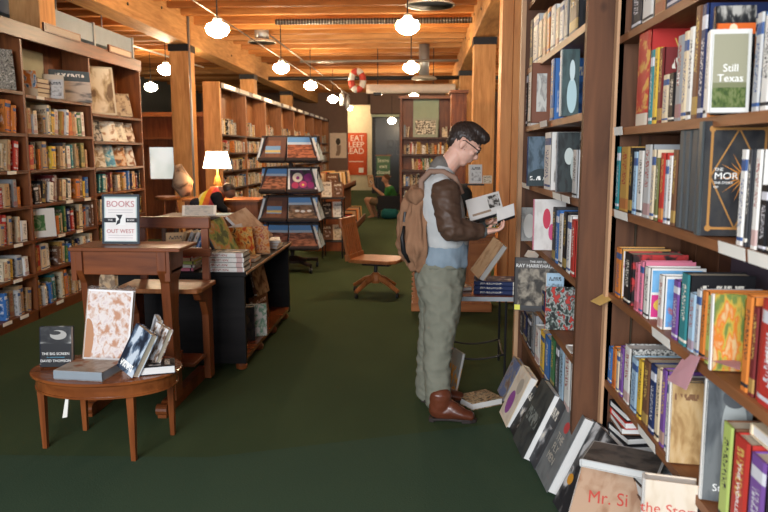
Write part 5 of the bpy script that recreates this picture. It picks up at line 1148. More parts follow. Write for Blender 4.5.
# ================================================================== BROWSER BINS past the calendar rack
def bins():
    bb = thing('magazine_bin', (-1.35, 12.4, 0), 'stepped wooden browser bin overflowing with books beyond the calendar rack', 'rack')
    X0, X1, Y0, Y1 = -1.95, -1.30, 11.6, 13.9
    part('carcass', MB().box((X0, Y0, .08), (X1 - .1, Y1, .96), W_CASE_Y), bb)
    part('upper_tray', MB().box((X0, Y0, .96), (X1, Y1, 1.0), W_CASE_Y).box((X1 - .02, Y0, .96), (X1, Y1, 1.06), W_CASE_Y), bb)
    part('lower_tray', MB().box((X1 - .1, Y0, .30), (X1 + .18, Y1, .33), W_CASE_Y).box((X1 + .16, Y0, .30), (X1 + .18, Y1, .42), W_CASE_Y), bb)
    part('end_panel', MB().box((X0, Y0 - .03, 0), (X1 + .02, Y0, 1.1), W_CASE_Z), bb)
    r = random.Random(9); cc = ['tan', 'orange', 'cream', 'black', 'brown', 'white', 'gold', 'red', 'charcoal', 'tan', 'cream']
    k = 0
    for j in range(2):
        for i in range(11):
            y = Y0 + .08 + i * .2
            for cidx in range(2 if j == 0 else 1):
                c = r.choice(cc)
                x = (X0 + .2 + .27 * cidx) if j == 0 else X1 + .03
                z = 1.002 if j == 0 else .332
                free_book('magazine', '%s magazine leaning in the browser bin, %s along the %s' % (c, ORD[i], ('wall side of the upper tray', 'aisle side of the upper tray')[cidx] if j == 0 else 'lower tray'), (.025, .2, .27), face_M((x, y, z), (.25, -1), .5, r.uniform(-.06, .06)), cover_mat(c, 1), cover_mat(c), 'magazines in the browser bin', 'magazine', M_PAGEW)
bins()
sm = thing('step_stool', (-1.35, 10.9, 0), 'small dark wire stand with books between the calendar rack and the browser bin', 'stand')
for x in (-1.52, -1.22):
    for y in (10.75, 11.05): part('leg', MB().tube([(x, y, 0), (x, y, .9)], .012, M_BLACK), sm)
for z in (.25, .60, .9): part('shelf', MB().box((-1.54, 10.72, z), (-1.20, 11.08, z + .015), M_BLACK), sm)
for z, c1, c2 in ((.265, 'brown', 'cream'), (.615, 'black', 'white'), (.915, 'white', 'brown')):
    for i, c in enumerate((c1, c2)):
        free_book('magazine', '%s book tilted on the small wire stand, %s shelf' % (c, {.265: 'lowest', .615: 'middle', .915: 'upper'}[z]), (.03, .15, .24), face_M((-1.46 + .17 * i, 10.85, z + .006), (.2, -1), .35), cover_mat(c, 1), cover_mat(c), 'books on the small wire stand', 'book', M_PAGEW)
# ================================================================== COUNTER with table lamp
ct = thing('counter', (-2.9, 10.4, 0), 'wooden counter beside the big timber post with the table lamp on it', 'counter')
part('body', MB().box((-3.4, 10.1, 0), (-2.35, 10.7, .90), W_CASE_Z), ct)
part('top', MB().box((-3.43, 10.07, .90), (-2.32, 10.73, .93), W_CASE_X), ct)
q = aty(217, 160, 10.4)
tl = thing('table_lamp', (q.x, 10.4, .93), 'lit table lamp with a white tapered shade beside the big timber post', 'lamp')
z0, z1 = aty(217, 168, 10.4).z, aty(217, 151.5, 10.4).z
r0, r1 = 14 / F * 10.4, 10.2 / F * 10.4
sh = MB().lathe([(r0, z0), (r1, z1), (r1 - .006, z1), (r0 - .006, z0)], (q.x, 10.4, 0), M_SHADE, 28); 
part('lamp_shade', sh, tl, smooth=True)
part('base', MB().lathe([(.09, .93), (.09, .95), (.03, .98), (.045, 1.06), (.06, 1.14), (.03, 1.24), (.012, 1.28), (.012, z1 - .02)], (q.x, 10.4, 0), M_GOLD, 16), tl, smooth=True)
l = D.lights.new('lamp_bulb', 'POINT'); l.energy = 18; l.color = (1, .74, .45); l.shadow_soft_size = .05
lo = D.objects.new('lamp_bulb', l); COL.objects.link(lo); lo.location = (q.x, 10.4, (z0 + z1) / 2); lo.parent = tl; lo.matrix_parent_inverse = PINV(tl)
# big paper flower / wrapped bundle next to the post and small red things
q = aty(186, 198, 10.3)
bun = MB().tube([(q.x, 10.3, .96), (q.x - .04, 10.3, 1.14), (q.x - .10, 10.3, 1.42)], [.07, .16, .05], pict('kraft_bundle', K((.10, .06, .04), (.28, .18, .12), (.38, .28, .2)), loc=140), 12).build('paper_bundle', smooth=True); tag(bun, 'brown crumpled paper bundle standing in front of the big timber post', 'bundle')
ds = thing('work_table', (-2.5, 9.3, 0), 'dark work table behind the black display table where the worker bends', 'table')
part('top', MB().box((-3.3, 8.7, .78), (-2.28, 9.3, .81), W_DARK), ds)
for x in (-3.25, -2.38):
    for y in (8.75, 9.2): part('leg', MB().box((x, y, 0), (x + .05, y + .05, .78), W_DARK), ds)
free_book('display_book', 'white framed print leaning on the work table behind the desk back', (.02, .42, .13), face_M((-2.80, 8.85, .812), (.1, -1), .3), pict('white_frame_p', K((.3, .34, .36), (.4, .42, .42), (.5, .5, .48)), frame_c=(.76, .75, .72), bw=.08, loc=141), M_WHITE, pages=M_PAGEW, cat='picture')
flat('magazine', 'pale blue edged magazine lying on the work table in front of the worker', -2.52, 9.0, .812, .012, .3, .34, 0, 'pale blue', cat='magazine')
# ================================================================== PEOPLE
def remesh(mb, name, mat, parent, vox=.007, smooth=3, wr=0, wsc=(6, 6, 14), seed=0, mats=None):
    """Fuse overlapping closed forms into ONE continuous surface."""
    o = mb.build(name)
    o.data.materials.clear()
    m = o.modifiers.new('fuse', 'REMESH'); m.mode = 'VOXEL'; m.voxel_size = vox; m.adaptivity = 0
    s = o.modifiers.new('soft', 'SMOOTH'); s.iterations = smooth; s.factor = .5
    bpy.context.view_layer.update()
    me = D.meshes.new_from_object(o.evaluated_get(bpy.context.evaluated_depsgraph_get()))
    D.objects.remove(o)
    if wr:
        ns = [v.normal.copy() for v in me.vertices]
        for v, n in zip(me.vertices, ns):
            p = v.co
            q = Vector((p.x * wsc[0], p.y * wsc[1], p.z * wsc[2] + 3 * p.x)) + Vector((seed, seed * 2, 0))
            k = 1 - abs(noise.noise(q)) * 2.2
            v.co = p + n * wr * (k * .7 + noise.noise(q * 2.1) * .5)
    me.materials.clear(); me.materials.append(mat); me.shade_smooth(); me.name = name
    o = D.objects.new(name, me); COL.objects.link(o)
    if parent is not None: o.parent = parent; o.matrix_parent_inverse = PINV(parent)
    return o
def limb(mb, pts, n=16, cap=True):
    """pts: list of (Vector, (r_front, r_side)); rings with round ends."""
    P_ = [Vector(p) for p, _ in pts]; Rr = [r if isinstance(r, tuple) else (r, r) for _, r in pts]
    # resample smooth
    d0 = (P_[0] - P_[1]).normalized(); d1 = (P_[-1] - P_[-2]).normalized()
    pp = []; rr = []
    for f, k in ((.95, .25), (.7, .7)):
        pp.append(P_[0] + d0 * Rr[0][0] * f * .6); rr.append((Rr[0][0] * k, Rr[0][1] * k))
    for i in range(len(P_)):
        pp.append(P_[i]); rr.append(Rr[i])
        if i < len(P_) - 1:
            for t_ in (.33, .66):
                pp.append(P_[i].lerp(P_[i + 1], t_)); s_ = t_ * t_ * (3 - 2 * t_)
                rr.append(tuple(a + (b - a) * s_ for a, b in zip(Rr[i], Rr[i + 1])))
    for f, k in ((.7, .7), (.95, .25)):
        pp.append(P_[-1] + d1 * Rr[-1][0] * f * .6); rr.append((Rr[-1][0] * k, Rr[-1][1] * k))
    vs = []; fs = []; k = len(pp)
    for i, p in enumerate(pp):
        t_ = (pp[min(i + 1, k - 1)] - pp[max(i - 1, 0)]).normalized()
        yv = Vector((0, 1, 0)) if abs(t_.y) < .8 else Vector((1, 0, 0))
        b = (yv - t_ * yv.dot(t_)).normalized(); a = b.cross(t_).normalized()
        for j in range(n):
            w = 2 * PI * j / n; vs.append(p + a * (rr[i][0] * math.cos(w)) + b * (rr[i][1] * math.sin(w)))
    for i in range(k - 1):
        for j in range(n):
            l_ = (j + 1) % n; fs.append((i * n + j, i * n + l_, (i + 1) * n + l_, (i + 1) * n + j))
    fs.append(tuple(range(n))[::-1]); fs.append(tuple(range((k - 1) * n, k * n)))
    mb.add(vs, fs, M_SKIN); return mb
def skin_mat(nm, a, b):
    t = NT(nm, .5, .35); t.b.inputs['Subsurface Weight'].default_value = .08
    t.b.inputs['Subsurface Radius'].default_value = (.02, .008, .004)
    return t.done(t.mix(t.noise(t.co(), 25, 3), a, b))
M_SKIN = skin_mat('fair_skin', (.62, .34, .25), (.72, .43, .33))
M_TANSKIN = skin_mat('tanned_skin', (.30, .15, .09), (.38, .20, .12))
M_HAIR = NT('dark_brown_hair', .45, .4); M_HAIR = M_HAIR.done(M_HAIR.mix(M_HAIR.noise(M_HAIR.co('Object', (40, 14, 90)), 2, 4), (.010, .007, .006), (.05, .032, .025)))
def cloth(nm, a, b, sc=30, rough=.85, spec=.1, weave=220):
    t = NT(nm, rough, spec); f = t.noise(t.co(), sc, 4); g = t.noise(t.co(), weave, 1)
    t.bump(g, .25, .002)
    return t.done(t.mix(f, a, b))
Y = 4.33
def A(u, v, y=Y): return aty(u, v, y)
man = thing('person', (.13, Y, 0), 'standing man with backpack reading an open book, grey vest, brown leather sleeves, pale green trousers', 'person')
# ---- body (one continuous surface)
b = MB()
hc = A(465, 141.5)                                      # skull
hd = Vector((.62, 0, -.78)); hf = Vector((.80, -.04, -.60)).normalized()   # face direction; looks down at the book
hup = Vector((.60, 0, .80)); hs = Vector((0, 1, 0))
def HM(): return Matrix((hf, hs, hf.cross(hs))).transposed().to_4x4()
HF = hf; HU = hf.cross(hs).normalized()
if HU.z < 0: HU = -HU
HS = HU.cross(HF).normalized()
MH = Matrix((HF, HS, HU)).transposed().to_4x4()
def hp(f, s, u): return hc + HF * f + HS * s + HU * u   # head space: forward, side, up
b.ell(hc, (.098, .077, .088), M_SKIN, MH, 24, 16)
b.ell(hp(.035, 0, -.045), (.066, .062, .085), M_SKIN, MH, 24, 14)      # face
b.ell(hp(.058, 0, -.100), (.034, .040, .030), M_SKIN, MH)              # chin
b.ell(hp(.0, 0, -.085), (.055, .056, .04), M_SKIN, MH)                 # jaw
b.ell(hp(.088, 0, .010), (.02, .055, .016), M_SKIN, MH)                # brow
limb(b, [(hp(.094, 0, -.002), (.009, .009)), (hp(.110, 0, -.036), (.013, .013))], 10)     # nose bridge
b.ell(hp(.108, 0, -.042), (.015, .017, .010), M_SKIN, MH)
b.ell(hp(.094, 0, -.066), (.012, .022, .006), M_SKIN, MH); b.ell(hp(.092, 0, -.078), (.011, .019, .007), M_SKIN, MH)    # lips
for s in (-1, 1):
    b.ell(hp(.084, s * .031, -.006), (.012, .016, .010), M_SKIN, MH)   # lids
    b.ell(hp(.072, s * .042, -.030), (.02, .018, .016), M_SKIN, MH)    # cheek
    b.ell(hp(-.004, s * .080, -.018), (.019, .008, .030), M_SKIN, MH)  # ear
    b.ell(hp(.002, s * .080, -.042), (.010, .007, .012), M_SKIN, MH)
limb(b, [(A(440, 176), (.068, .07)), (A(449, 164), (.060, .060)), (A(457, 154), (.058, .058))])
limb(b, [(A(442, 262), (.115, .145)), (A(443, 240), (.105, .14)), (A(440, 212), (.115, .155)), (A(438, 192), (.10, .15)), (A(440, 180), (.07, .10))])
limb(b, [(A(441, 283), (.11, .15)), (A(442, 262), (.11, .14))])
YR, YL = 4.13, 4.53
hipR, kneR, ankR = A(441, 290, 4.23), A(439, 341, 4.21), A(437, 398, 4.20)
hipL, kneL, ankL = A(438, 290, 4.43), A(432, 340, 4.47), A(428, 388, 4.52)
limb(b, [(hipR, (.10, .09)), (kneR, (.058, .056)), (ankR, (.042, .042))]); limb(b, [(hipL, (.10, .09)), (kneL, (.058, .056)), (ankL, (.042, .042))])
limb(b, [(ankR, .042), (A(462, 413, 4.20), (.035, .042))]); limb(b, [(ankL, .042), (A(450, 401, 4.52), (.035, .042))])
shR, elR, wrR = A(445, 187, 4.14), A(449, 229, 4.05), A(483, 232, 4.12)
shL, elL, wrL = A(443, 187, 4.50), A(456, 230, 4.58), A(484, 222, 4.46)
limb(b, [(shR, .058), (elR, .044), (wrR, (.026, .030))]); limb(b, [(shL, .058), (elL, .044), (wrL, (.026, .030))])
def hand(wr, fwd, palm_up, side_sign):
    fwd = fwd.normalized(); up = (palm_up - fwd * palm_up.dot(fwd)).normalized(); sd = fwd.cross(up) * side_sign
    b.ell(wr + fwd * .050, (.048, .038, .016), M_SKIN, Matrix((fwd, sd, up)).transposed().to_4x4(), 16, 10)
    limb(b, [(wr, (.024, .026)), (wr + fwd * .04, (.018, .03))], 12)
    for i, ln in enumerate((.066, .076, .070, .056)):
        o = (1.5 - i) * .0205
        base = wr + fwd * .082 + sd * o
        p1 = base + (fwd * .94 + up * .34).normalized() * ln * .45
        p2 = p1 + (fwd * .60 + up * .80).normalized() * ln * .32
        p3 = p2 + (fwd * .10 + up * 1.0).normalized() * ln * .26
        limb(b, [(wr + fwd * .06 + sd * o * .9, .0095), (base, .0092), (p1, .0085), (p2, .0078), (p3, .0068)], 10)
    t0 = wr + fwd * .028 + sd * .030; t1 = t0 + (fwd * .55 + sd * .75 + up * .35).normalized() * .036; t2 = t1 + (fwd * .8 + sd * .1 + up * .65).normalized() * .030
    limb(b, [(t0, .014), (t1, .0115), (t2, .009)], 10)
hand(wrR, Vector((.97, .16, .12)), Vector((-.1, .1, 1)), -1)
hand(wrL, Vector((.85, -.25, .1)), Vector((-.3, -.2, 1)), 1)
body = remesh(b, 'body', M_SKIN, man, .0056, 2)
# ---- hair: back and sides short, top swept forward
h = MB()
h.ell(hp(-.012, 0, .022), (.102, .081, .087), M_HAIR, MH, 24, 14)
h.ell(hp(.016, 0, .084), (.084, .062, .040), M_HAIR, MH, 20, 12)
h.ell(hp(.064, 0, .084), (.048, .053, .034), M_HAIR, MH, 20, 12)
h.ell(hp(.086, -.01, .072), (.022, .040, .022), M_HAIR, MH, 20, 12)
h.ell(hp(-.060, 0, -.026), (.036, .060, .050), M_HAIR, MH, 20, 12)
for s in (-1, 1): h.ell(hp(.020, s * .070, .000), (.030, .010, .045), M_HAIR, MH)
hair = remesh(h, 'hair', M_HAIR, man, .0045, 2, .0045, (120, 50, 30), 3)
# carve the hairline: lift nothing over the face or the ear
for v in hair.data.vertices:
    d = v.co - hc; f, s, u = d.dot(HF), d.dot(HS), d.dot(HU)
    if u < .028 and f > .028: v.co = v.co - HF * min(.09, (f - .028) * 1.3) - HS * (s * .25)
    if -.05 < u < .012 and abs(f + .0) < .026 and abs(s) > .05: v.co = v.co - HS * s * .22
# ---- glasses
gl = MB()
for s in (-1, 1):
    c0 = hp(.104, s * .033, -.004)
    ring = [c0 + HS * (.024 * math.cos(t_)) + HU * (.017 * math.sin(t_)) + HF * (-.004 * abs(math.cos(t_))) for t_ in [2 * PI * i / 14 for i in range(15)]]
    gl.tube(ring, .0026, M_BLACK, 6)
    gl.tube([hp(.100, s * .057, .002), hp(.060, s * .079, .002), hp(.0, s * .086, .002), hp(-.014, s * .085, -.008)], .0028, M_BLACK, 6)
gl.tube([hp(.106, -.010, -.002), hp(.109, 0, 0), hp(.106, .010, -.002)], .0025, M_BLACK, 6)
part('glasses', gl, man, smooth=True)
eb = MB()
for s in (-1, 1): eb.tube([hp(.100, s * .016, .018), hp(.098, s * .034, .023), hp(.084, s * .050, .017)], [.003, .004, .002], M_HAIR, 6)
part('eyebrows', eb, man, smooth=True)
ey = MB()
for s in (-1, 1): ey.ell(hp(.093, s * .031, -.007), (.005, .010, .005), M_WHITE, MH).ell(hp(.0965, s * .031, -.008), (.003, .005, .004), M_INK, MH)
part('eyes', ey, man, smooth=True)
# ---- clothes
DENIM = cloth('pale_grey_vest', (.38, .39, .39), (.52, .52, .50), 14)
SHIRT = cloth('chambray_shirt', (.17, .225, .27), (.27, .33, .38), 18)
LEATH = cloth('brown_leather_sleeve', (.050, .027, .017), (.10, .056, .036), 9, .5, .35, 60)
CHINO = cloth('pale_green_chino', (.15, .152, .115), (.235, .232, .18), 10)
v = MB()
limb(v, [(A(445, 244), (.142, .172)), (A(444, 232), (.140, .172)), (A(441, 214), (.142, .19)), (A(438, 196), (.130, .19)), (A(438, 184), (.110, .155)), (A(441, 177), (.082, .10))], 28)
limb(v, [(A(437, 180), (.085, .12)), (A(444, 169.5), (.074, .078))], 20)
limb(v, [(A(440, 187, 4.20), (.078, .07)), (A(440, 187, 4.46), (.078, .07))], 18)
remesh(v, 'vest', DENIM, man, .008, 3, .006, (5, 5, 9), 5)
v = MB(); limb(v, [(A(443, 262), (.150, .170)), (A(444, 250), (.143, .168)), (A(445, 236), (.134, .162))], 28)
remesh(v, 'shirt_tail', SHIRT, man, .008, 2, .011, (10, 10, 6), 8)
v = MB(); limb(v, [(A(438, 171), (.066, .076)), (A(444.5, 164.5), (.068, .070))], 22)
remesh(v, 'collar', cloth('dark_collar', (.12, .11, .10), (.2, .18, .16)), man, .006, 2)
for nm, s0, s1, s2 in (('near', shR, elR, wrR), ('far', shL, elL, wrL)):
    v = MB()
    limb(v, [(s0 + Vector((0, 0, -.012)), (.082, .070)), (s0.lerp(s1, .45), (.076, .072)), (s1 + Vector((.005, 0, .012)), (.068, .066)), (s1.lerp(s2, .25), (.062, .062))], 20)
    limb(v, [(s1 + Vector((.0, 0, .004)), (.072, .068)), (s1.lerp(s2, .5), (.058, .058)), (s1.lerp(s2, .92), (.040, .042))], 18)
    remesh(v, 'sleeve', LEATH, man, .006, 2, .009, (13, 10, 19), 2)
    v = MB(); limb(v, [(s1.lerp(s2, .90), (.039, .041)), (s1.lerp(s2, 1.02), (.036, .038))], 16)
    remesh(v, 'cuff', cloth('grey_knit_cuff', (.10, .12, .12), (.16, .18, .18)) if 'grey_knit_cuff' not in D.materials else D.materials['grey_knit_cuff'], man, .006, 1)
v = MB()
limb(v, [(A(442, 264), (.146, .166)), (A(440, 278), (.150, .172)), (A(439, 290), (.138, .170))], 26)
limb(v, [(A(441, 288, 4.24), (.128, .098)), (A(442, 312, 4.22), (.105, .095)), (A(439, 338, 4.21), (.090, .084)), (A(436.5, 366, 4.20), (.080, .074)), (A(437.5, 388, 4.20), (.076, .070)), (A(438.5, 403, 4.20), (.073, .066))], 22)
limb(v, [(A(437, 288, 4.43), (.125, .098)), (A(436, 312, 4.45), (.100, .092)), (A(432, 338, 4.47), (.085, .08)), (A(428.5, 364, 4.50), (.076, .072)), (A(427, 386, 4.52), (.070, .066)), (A(427.5, 395, 4.52), (.068, .064))], 22)
remesh(v, 'trousers', CHINO, man, .007, 1, .009, (13, 13, 15), 4)
part('waistband', MB().lathe([(.1, 0), (.1, .032)], (A(442, 266).x, Y, A(442, 266).z), CHINO, 30, sx=1.50, sy=1.69), man, smooth=True)
0 and part('back_pocket', MB().box((A(452, 280, 4.16).x, 4.148, A(452, 283, 4.16).z), (A(459, 270, 4.16).x, 4.158, A(452, 268, 4.16).z), CHINO), man, bevel=.003)
# ---- boots
BOOT = cloth('chestnut_leather', (.07, .018, .009), (.16, .045, .02), 6, .3, .5, 40); SOLE = plain('dark_sole', (.03, .022, .02), .6)
for (u0, u1, y, vb) in ((428, 478, 4.16, 418), (420.5, 470, 4.50, 403)):
    p0 = atz(u0, vb, 0); x0 = (u0 - 423.8) / F * y * 1.0; x0 = atz(u0, vb, 0).x; L = .300
    bt_ = MB()
    limb(bt_, [(Vector((x0 + .072, y, .17)), (.066, .056)), (Vector((x0 + .070, y, .11)), (.066, .052)), (Vector((x0 + .062, y, .055)), (.060, .046))], 18)
    limb(bt_, [(Vector((x0 + .055, y, .056)), (.044, .042)), (Vector((x0 + .14, y - .004, .068)), (.056, .045)), (Vector((x0 + .21, y - .010, .044)), (.034, .048)), (Vector((x0 + .262, y - .014, .038)), (.026, .040))], 18)
    bo = remesh(bt_, 'boot', BOOT, man, .006, 3, .003, (14, 14, 22), 7)
    for vv in bo.data.vertices:
        if vv.co.z < .018: vv.co.z = .018
    sl_ = [(x0 + .004, y - .024), (x0 + .03, y - .036), (x0 + .12, y - .032), (x0 + .20, y - .050), (x0 + .25, y - .046), (x0 + .283, y - .030), (x0 + .292, y - .012), (x0 + .28, y + .012), (x0 + .2, y + .034), (x0 + .1, y + .030), (x0 + .03, y + .034), (x0 + .004, y + .022)]
    so = MB().prism(sl_, 'Z', .010, .024, SOLE).prism([(px, py) for px, py in sl_ if px < x0 + .11] , 'Z', 0, .012, SOLE)
    so.prism([(px, py) for px, py in sl_ if px > x0 + .15], 'Z', 0, .012, SOLE)
    q = so.build('sole', bo, bevel=.003)
# ---- backpack
CANV = cloth('brown_canvas', (.20, .10, .055), (.34, .185, .105), 10, .9)
bp = thing('backpack', (A(417, 235).x, Y, A(417, 268).z), 'soft brown canvas backpack with rolled flap worn on the back of the standing man', 'bag')
v = MB()
limb(v, [(A(421, 262), (.075, .12)), (A(418, 246), (.112, .15)), (A(418, 226), (.108, .155)), (A(419, 206), (.090, .14)), (A(420, 194), (.065, .12))], 26)
limb(v, [(A(429, 256), (.05, .10)), (A(430, 220), (.05, .12))], 18)
remesh(v, 'pack_body', CANV, bp, .007, 1, .030, (22, 14, 6), 12)
v = MB(); limb(v, [(A(417, 196, 4.19), (.045, .04)), (A(413, 199, 4.33), (.055, .05)), (A(417, 196, 4.47), (.045, .04))], 16)
limb(v, [(A(413, 200, 4.33), (.04, .10)), (A(408, 214, 4.33), (.03, .10)), (A(405, 228, 4.33), (.018, .09))], 16)
remesh(v, 'flap', CANV, bp, .007, 1, .014, (18, 12, 9), 17)
STRAP = cloth('tan_strap', (.22, .13, .09), (.30, .19, .14), 12)
for y0_, y1_ in ((4.21, 4.19), (4.45, 4.47)):
    pts = [A(422, 196, y0_), A(421, 181, y0_), A(430, 171.5, y0_), A(443, 171.5, y0_ - .0), A(455, 178, y1_), A(462, 194, y1_)]
    sp = []
    for i in range(len(pts) - 1):
        for k in range(4): sp.append(pts[i].lerp(pts[i + 1], k / 4))
    sp.append(pts[-1])
    part('shoulder_strap', MB().tube(sp, [(.026, .008)] * len(sp) if False else .0165, STRAP, 8), bp, smooth=True)
part('side_strap', MB().tube([A(404, 226, 4.19), A(402, 238, 4.18), A(404, 252, 4.19), A(409, 262, 4.22)], [.008, .012, .016, .01], M_BLACK, 8), bp, smooth=True)
part('buckle', MB().tube([A(405, 212, 4.21), A(404, 222, 4.20)], .008, M_BLACK, 6), bp)
# ---- the open book in his hands
def slab(mb, o, e1, e2, th, m):
    o, e1, e2 = Vector(o), Vector(e1), Vector(e2); n = e1.cross(e2).normalized() * th
    vs = [o, o + e1, o + e1 + e2, o + e2]; vs += [p + n for p in vs]
    return mb.add(vs, [(0, 3, 2, 1), (4, 5, 6, 7), (0, 1, 5, 4), (1, 2, 6, 5), (2, 3, 7, 6), (3, 0, 4, 7)], m)
ob = thing('open_book', A(490, 215, 4.30), 'open book with white pages and a photograph held by the standing man', 'book')
c00, c10, c01 = A(471, 221, 4.20), A(504, 211, 4.36), A(466, 200, 4.28)
e1, e2 = c10 - c00, c01 - c00
PGW = plain('white_page_paper', (.74, .72, .68), .7)
slabm = MB(); slab(slabm, c00, e1, e2, -.012, PGW); part('page_block', slabm, ob, bevel=.002)
n_ = e1.cross(e2).normalized()
if n_.y > 0: n_ = -n_
fo_ = n_ * .0005
k = MB(); slab(k, c00 + e1 * .60 + e2 * .30 + n_ * .0006 + (Vector((0, 0, 0))), e1 * .34, e2 * .58, .0006, pict('page_photo', [(.42, (.06, .055, .05)), (.5, (.35, .33, .3)), (.58, (.6, .58, .55))], (2, 2, 2), 1.6, loc=150)); 
# put the print on whichever side faces the room
part('printed_photo', k, ob)
k = MB(); slab(k, c00 + e1 * .08 + e2 * .16 + n_ * .0006, e1 * .55, e2 * .10, .0006, plain('brown_print', (.36, .26, .18), .7)); part('printed_strip', k, ob)
d0, d1, d2 = A(498, 221, 4.30), A(515, 215, 4.36), A(497, 209, 4.34)
k = MB(); slab(k, d0, d1 - d0, d2 - d0, -.014, PGW); part('page_block', k, ob, bevel=.002)
k = MB(); slab(k, A(470, 223, 4.20), A(504, 213, 4.36) - c00, e2 * .25, -.008, M_BLACK); slab(k, A(498, 223.5, 4.30), d1 - d0, (d2 - d0) * .4, -.008, M_BLACK); part('cover', k, ob)

# ---------------------------------------------------------------- seated reader far back
def scene_person(label, cat='person', loc=(0, 0, 0)): return thing('person', loc, label, cat)
yr = 17.8
def B(u, v, y=yr): return aty(u, v, y)
rd = scene_person('seated reader in a green shirt and shorts bent over a book near the chalk sign', loc=(B(386, 200).x, yr, 0))
seat = B(390, 205)
b = MB()
sk = M_TANSKIN
hc2 = B(385.5, 179)
b.ell(hc2, (.085, .075, .11), sk)
b.ell(hc2 + Vector((-.07, -.02, -.03)), (.03, .03, .03), sk)
limb(b, [(B(388, 188), .06), (B(386, 182), .05)])
limb(b, [(B(391, 205), (.15, .17)), (B(391, 196), (.13, .17)), (B(389, 188), (.11, .17))])
for dy, hx, kx, fx_ in ((-.12, 388, 366, 373), (.12, 390, 370, 377)):
    limb(b, [(B(hx, 204, yr + dy), .09), (B(kx, 199.5, yr + dy), .065)]); limb(b, [(B(kx, 199.5, yr + dy), .06), (B(fx_, 216, yr + dy), .04)])
    limb(b, [(B(fx_, 216, yr + dy), .045), (B(fx_ - 5, 218, yr + dy), (.03, .04))])
for dy in (-.2, .2):
    limb(b, [(B(390, 188.5, yr + dy), .055), (B(384, 196, yr + dy), .045), (B(374, 188, yr + dy * .6), .032), (B(372.5, 184, yr + dy * .4), (.03, .03))])
remesh(b, 'body', sk, rd, .016, 2)
v = MB(); limb(v, [(B(391, 206), (.17, .2)), (B(391.5, 196), (.15, .2)), (B(389, 188.5), (.12, .19))], 20)
for dy in (-.2, .2): limb(v, [(B(390, 189, yr + dy), .07), (B(386, 194.5, yr + dy), .065)])
remesh(v, 'shirt', cloth('green_tee', (.02, .10, .025), (.04, .17, .04)), rd, .016, 2, .006)
v = MB()
for dy, hx, kx in ((-.12, 388, 371), (.12, 390, 374)): limb(v, [(B(hx, 205, yr + dy), .115), (B(kx, 201, yr + dy), .09)])
remesh(v, 'shorts', cloth('olive_shorts', (.09, .06, .035), (.15, .11, .07)), rd, .016, 2)
v = MB().ell(hc2 + Vector((.02, .01, .035)), (.092, .085, .09), M_HAIR); remesh(v, 'hair', cloth('brown_hair', (.07, .035, .018), (.12, .06, .03)), rd, .012, 1)
v = MB()
for dy, fx_ in ((-.12, 373), (.12, 377)): limb(v, [(B(fx_, 217.5, yr + dy), (.05, .05)), (B(fx_ - 6, 219.5, yr + dy), (.035, .05))])
for q_ in v.v: pass
remesh(v, 'shoes', plain('dark_shoes', (.05, .04, .03)), rd, .012, 1)
o = free_book('open_book', 'slim brown covered book held up by the seated reader', (.02, .18, .30), face_M(tuple(B(371.5, 187, yr)), (.7, -.7), .2), cover_mat('tan'), pages=M_PAGE)
ch = thing('arm_chair', (B(389, 210).x, yr + .02, 0), 'dark low chair under the seated reader', 'chair')
cx_ = B(390, 210).x; M_DKC = plain('dark_upholstery', (.012, .013, .016), .8)
part('seat', MB().box((cx_ - .32, yr - .3, .20), (cx_ + .3, yr + .3, .36), M_DKC), ch, bevel=.03)
part('backrest', MB().prism([(cx_ + .24, .3), (cx_ + .36, .3), (cx_ + .42, .85), (cx_ + .32, .85)], 'Y', yr - .3, yr + .3, M_DKC), ch, bevel=.02)
part('armrest', MB().box((cx_ - .28, yr - .36, .20), (cx_ + .34, yr - .30, .55), M_DKC), ch, bevel=.015)
part('armrest', MB().box((cx_ - .28, yr + .30, .20), (cx_ + .34, yr + .36, .55), M_DKC), ch, bevel=.015)
for x in (-.27, .28):
    for y in (-.3, .3): part('leg', MB().box((cx_ + x - .02, yr + y - .02, 0), (cx_ + x + .02, yr + y + .02, .21), M_BLACK), ch)
bg = MB(); limb(bg, [(Vector((cx_ - .12, yr - .52, .13)), (.12, .11)), (Vector((cx_ + .16, yr - .52, .13)), (.12, .11))])
bo = remesh(bg, 'shoulder_bag', cloth('teal_bag', (.01, .07, .07), (.02, .12, .12)), None, .016, 1, .006); tag(bo, 'dark teal bag on the carpet beside the seated reader chair', 'bag')
# chalk sign
ys_ = 21.0
a, c = aty(376.5, 176, ys_), aty(390, 156, ys_)
cs = thing('chalk_sign', ((a.x + c.x) / 2, ys_, 0), 'green chalkboard sign with pale lettering on thin legs behind the seated reader', 'sign')
part('board', MB().box((a.x, ys_, a.z), (c.x, ys_ + .03, c.z), plain('chalk_green', (.05, .11, .06), .7)), cs)
part('board_frame', MB().box((a.x - .03, ys_ - .005, a.z - .03), (c.x + .03, ys_ + .02, a.z), W_CASE_X).box((a.x - .03, ys_ - .005, c.z), (c.x + .03, ys_ + .02, c.z + .03), W_CASE_X), cs)
for i, s in enumerate(('Store', 'exit', 'closed')): text(s, frame(((a.x + c.x) / 2, ys_ - .006, c.z - .13 - .17 * i), (1, 0, 0), y=(0, 0, 1)), .15, plain('chalk_%d' % i, (.6, .62, .5)), cs)
for x in (a.x + .03, c.x - .03): part('leg', MB().box((x - .015, ys_ + .01, 0), (x + .015, ys_ + .04, a.z), M_BLACK), cs)

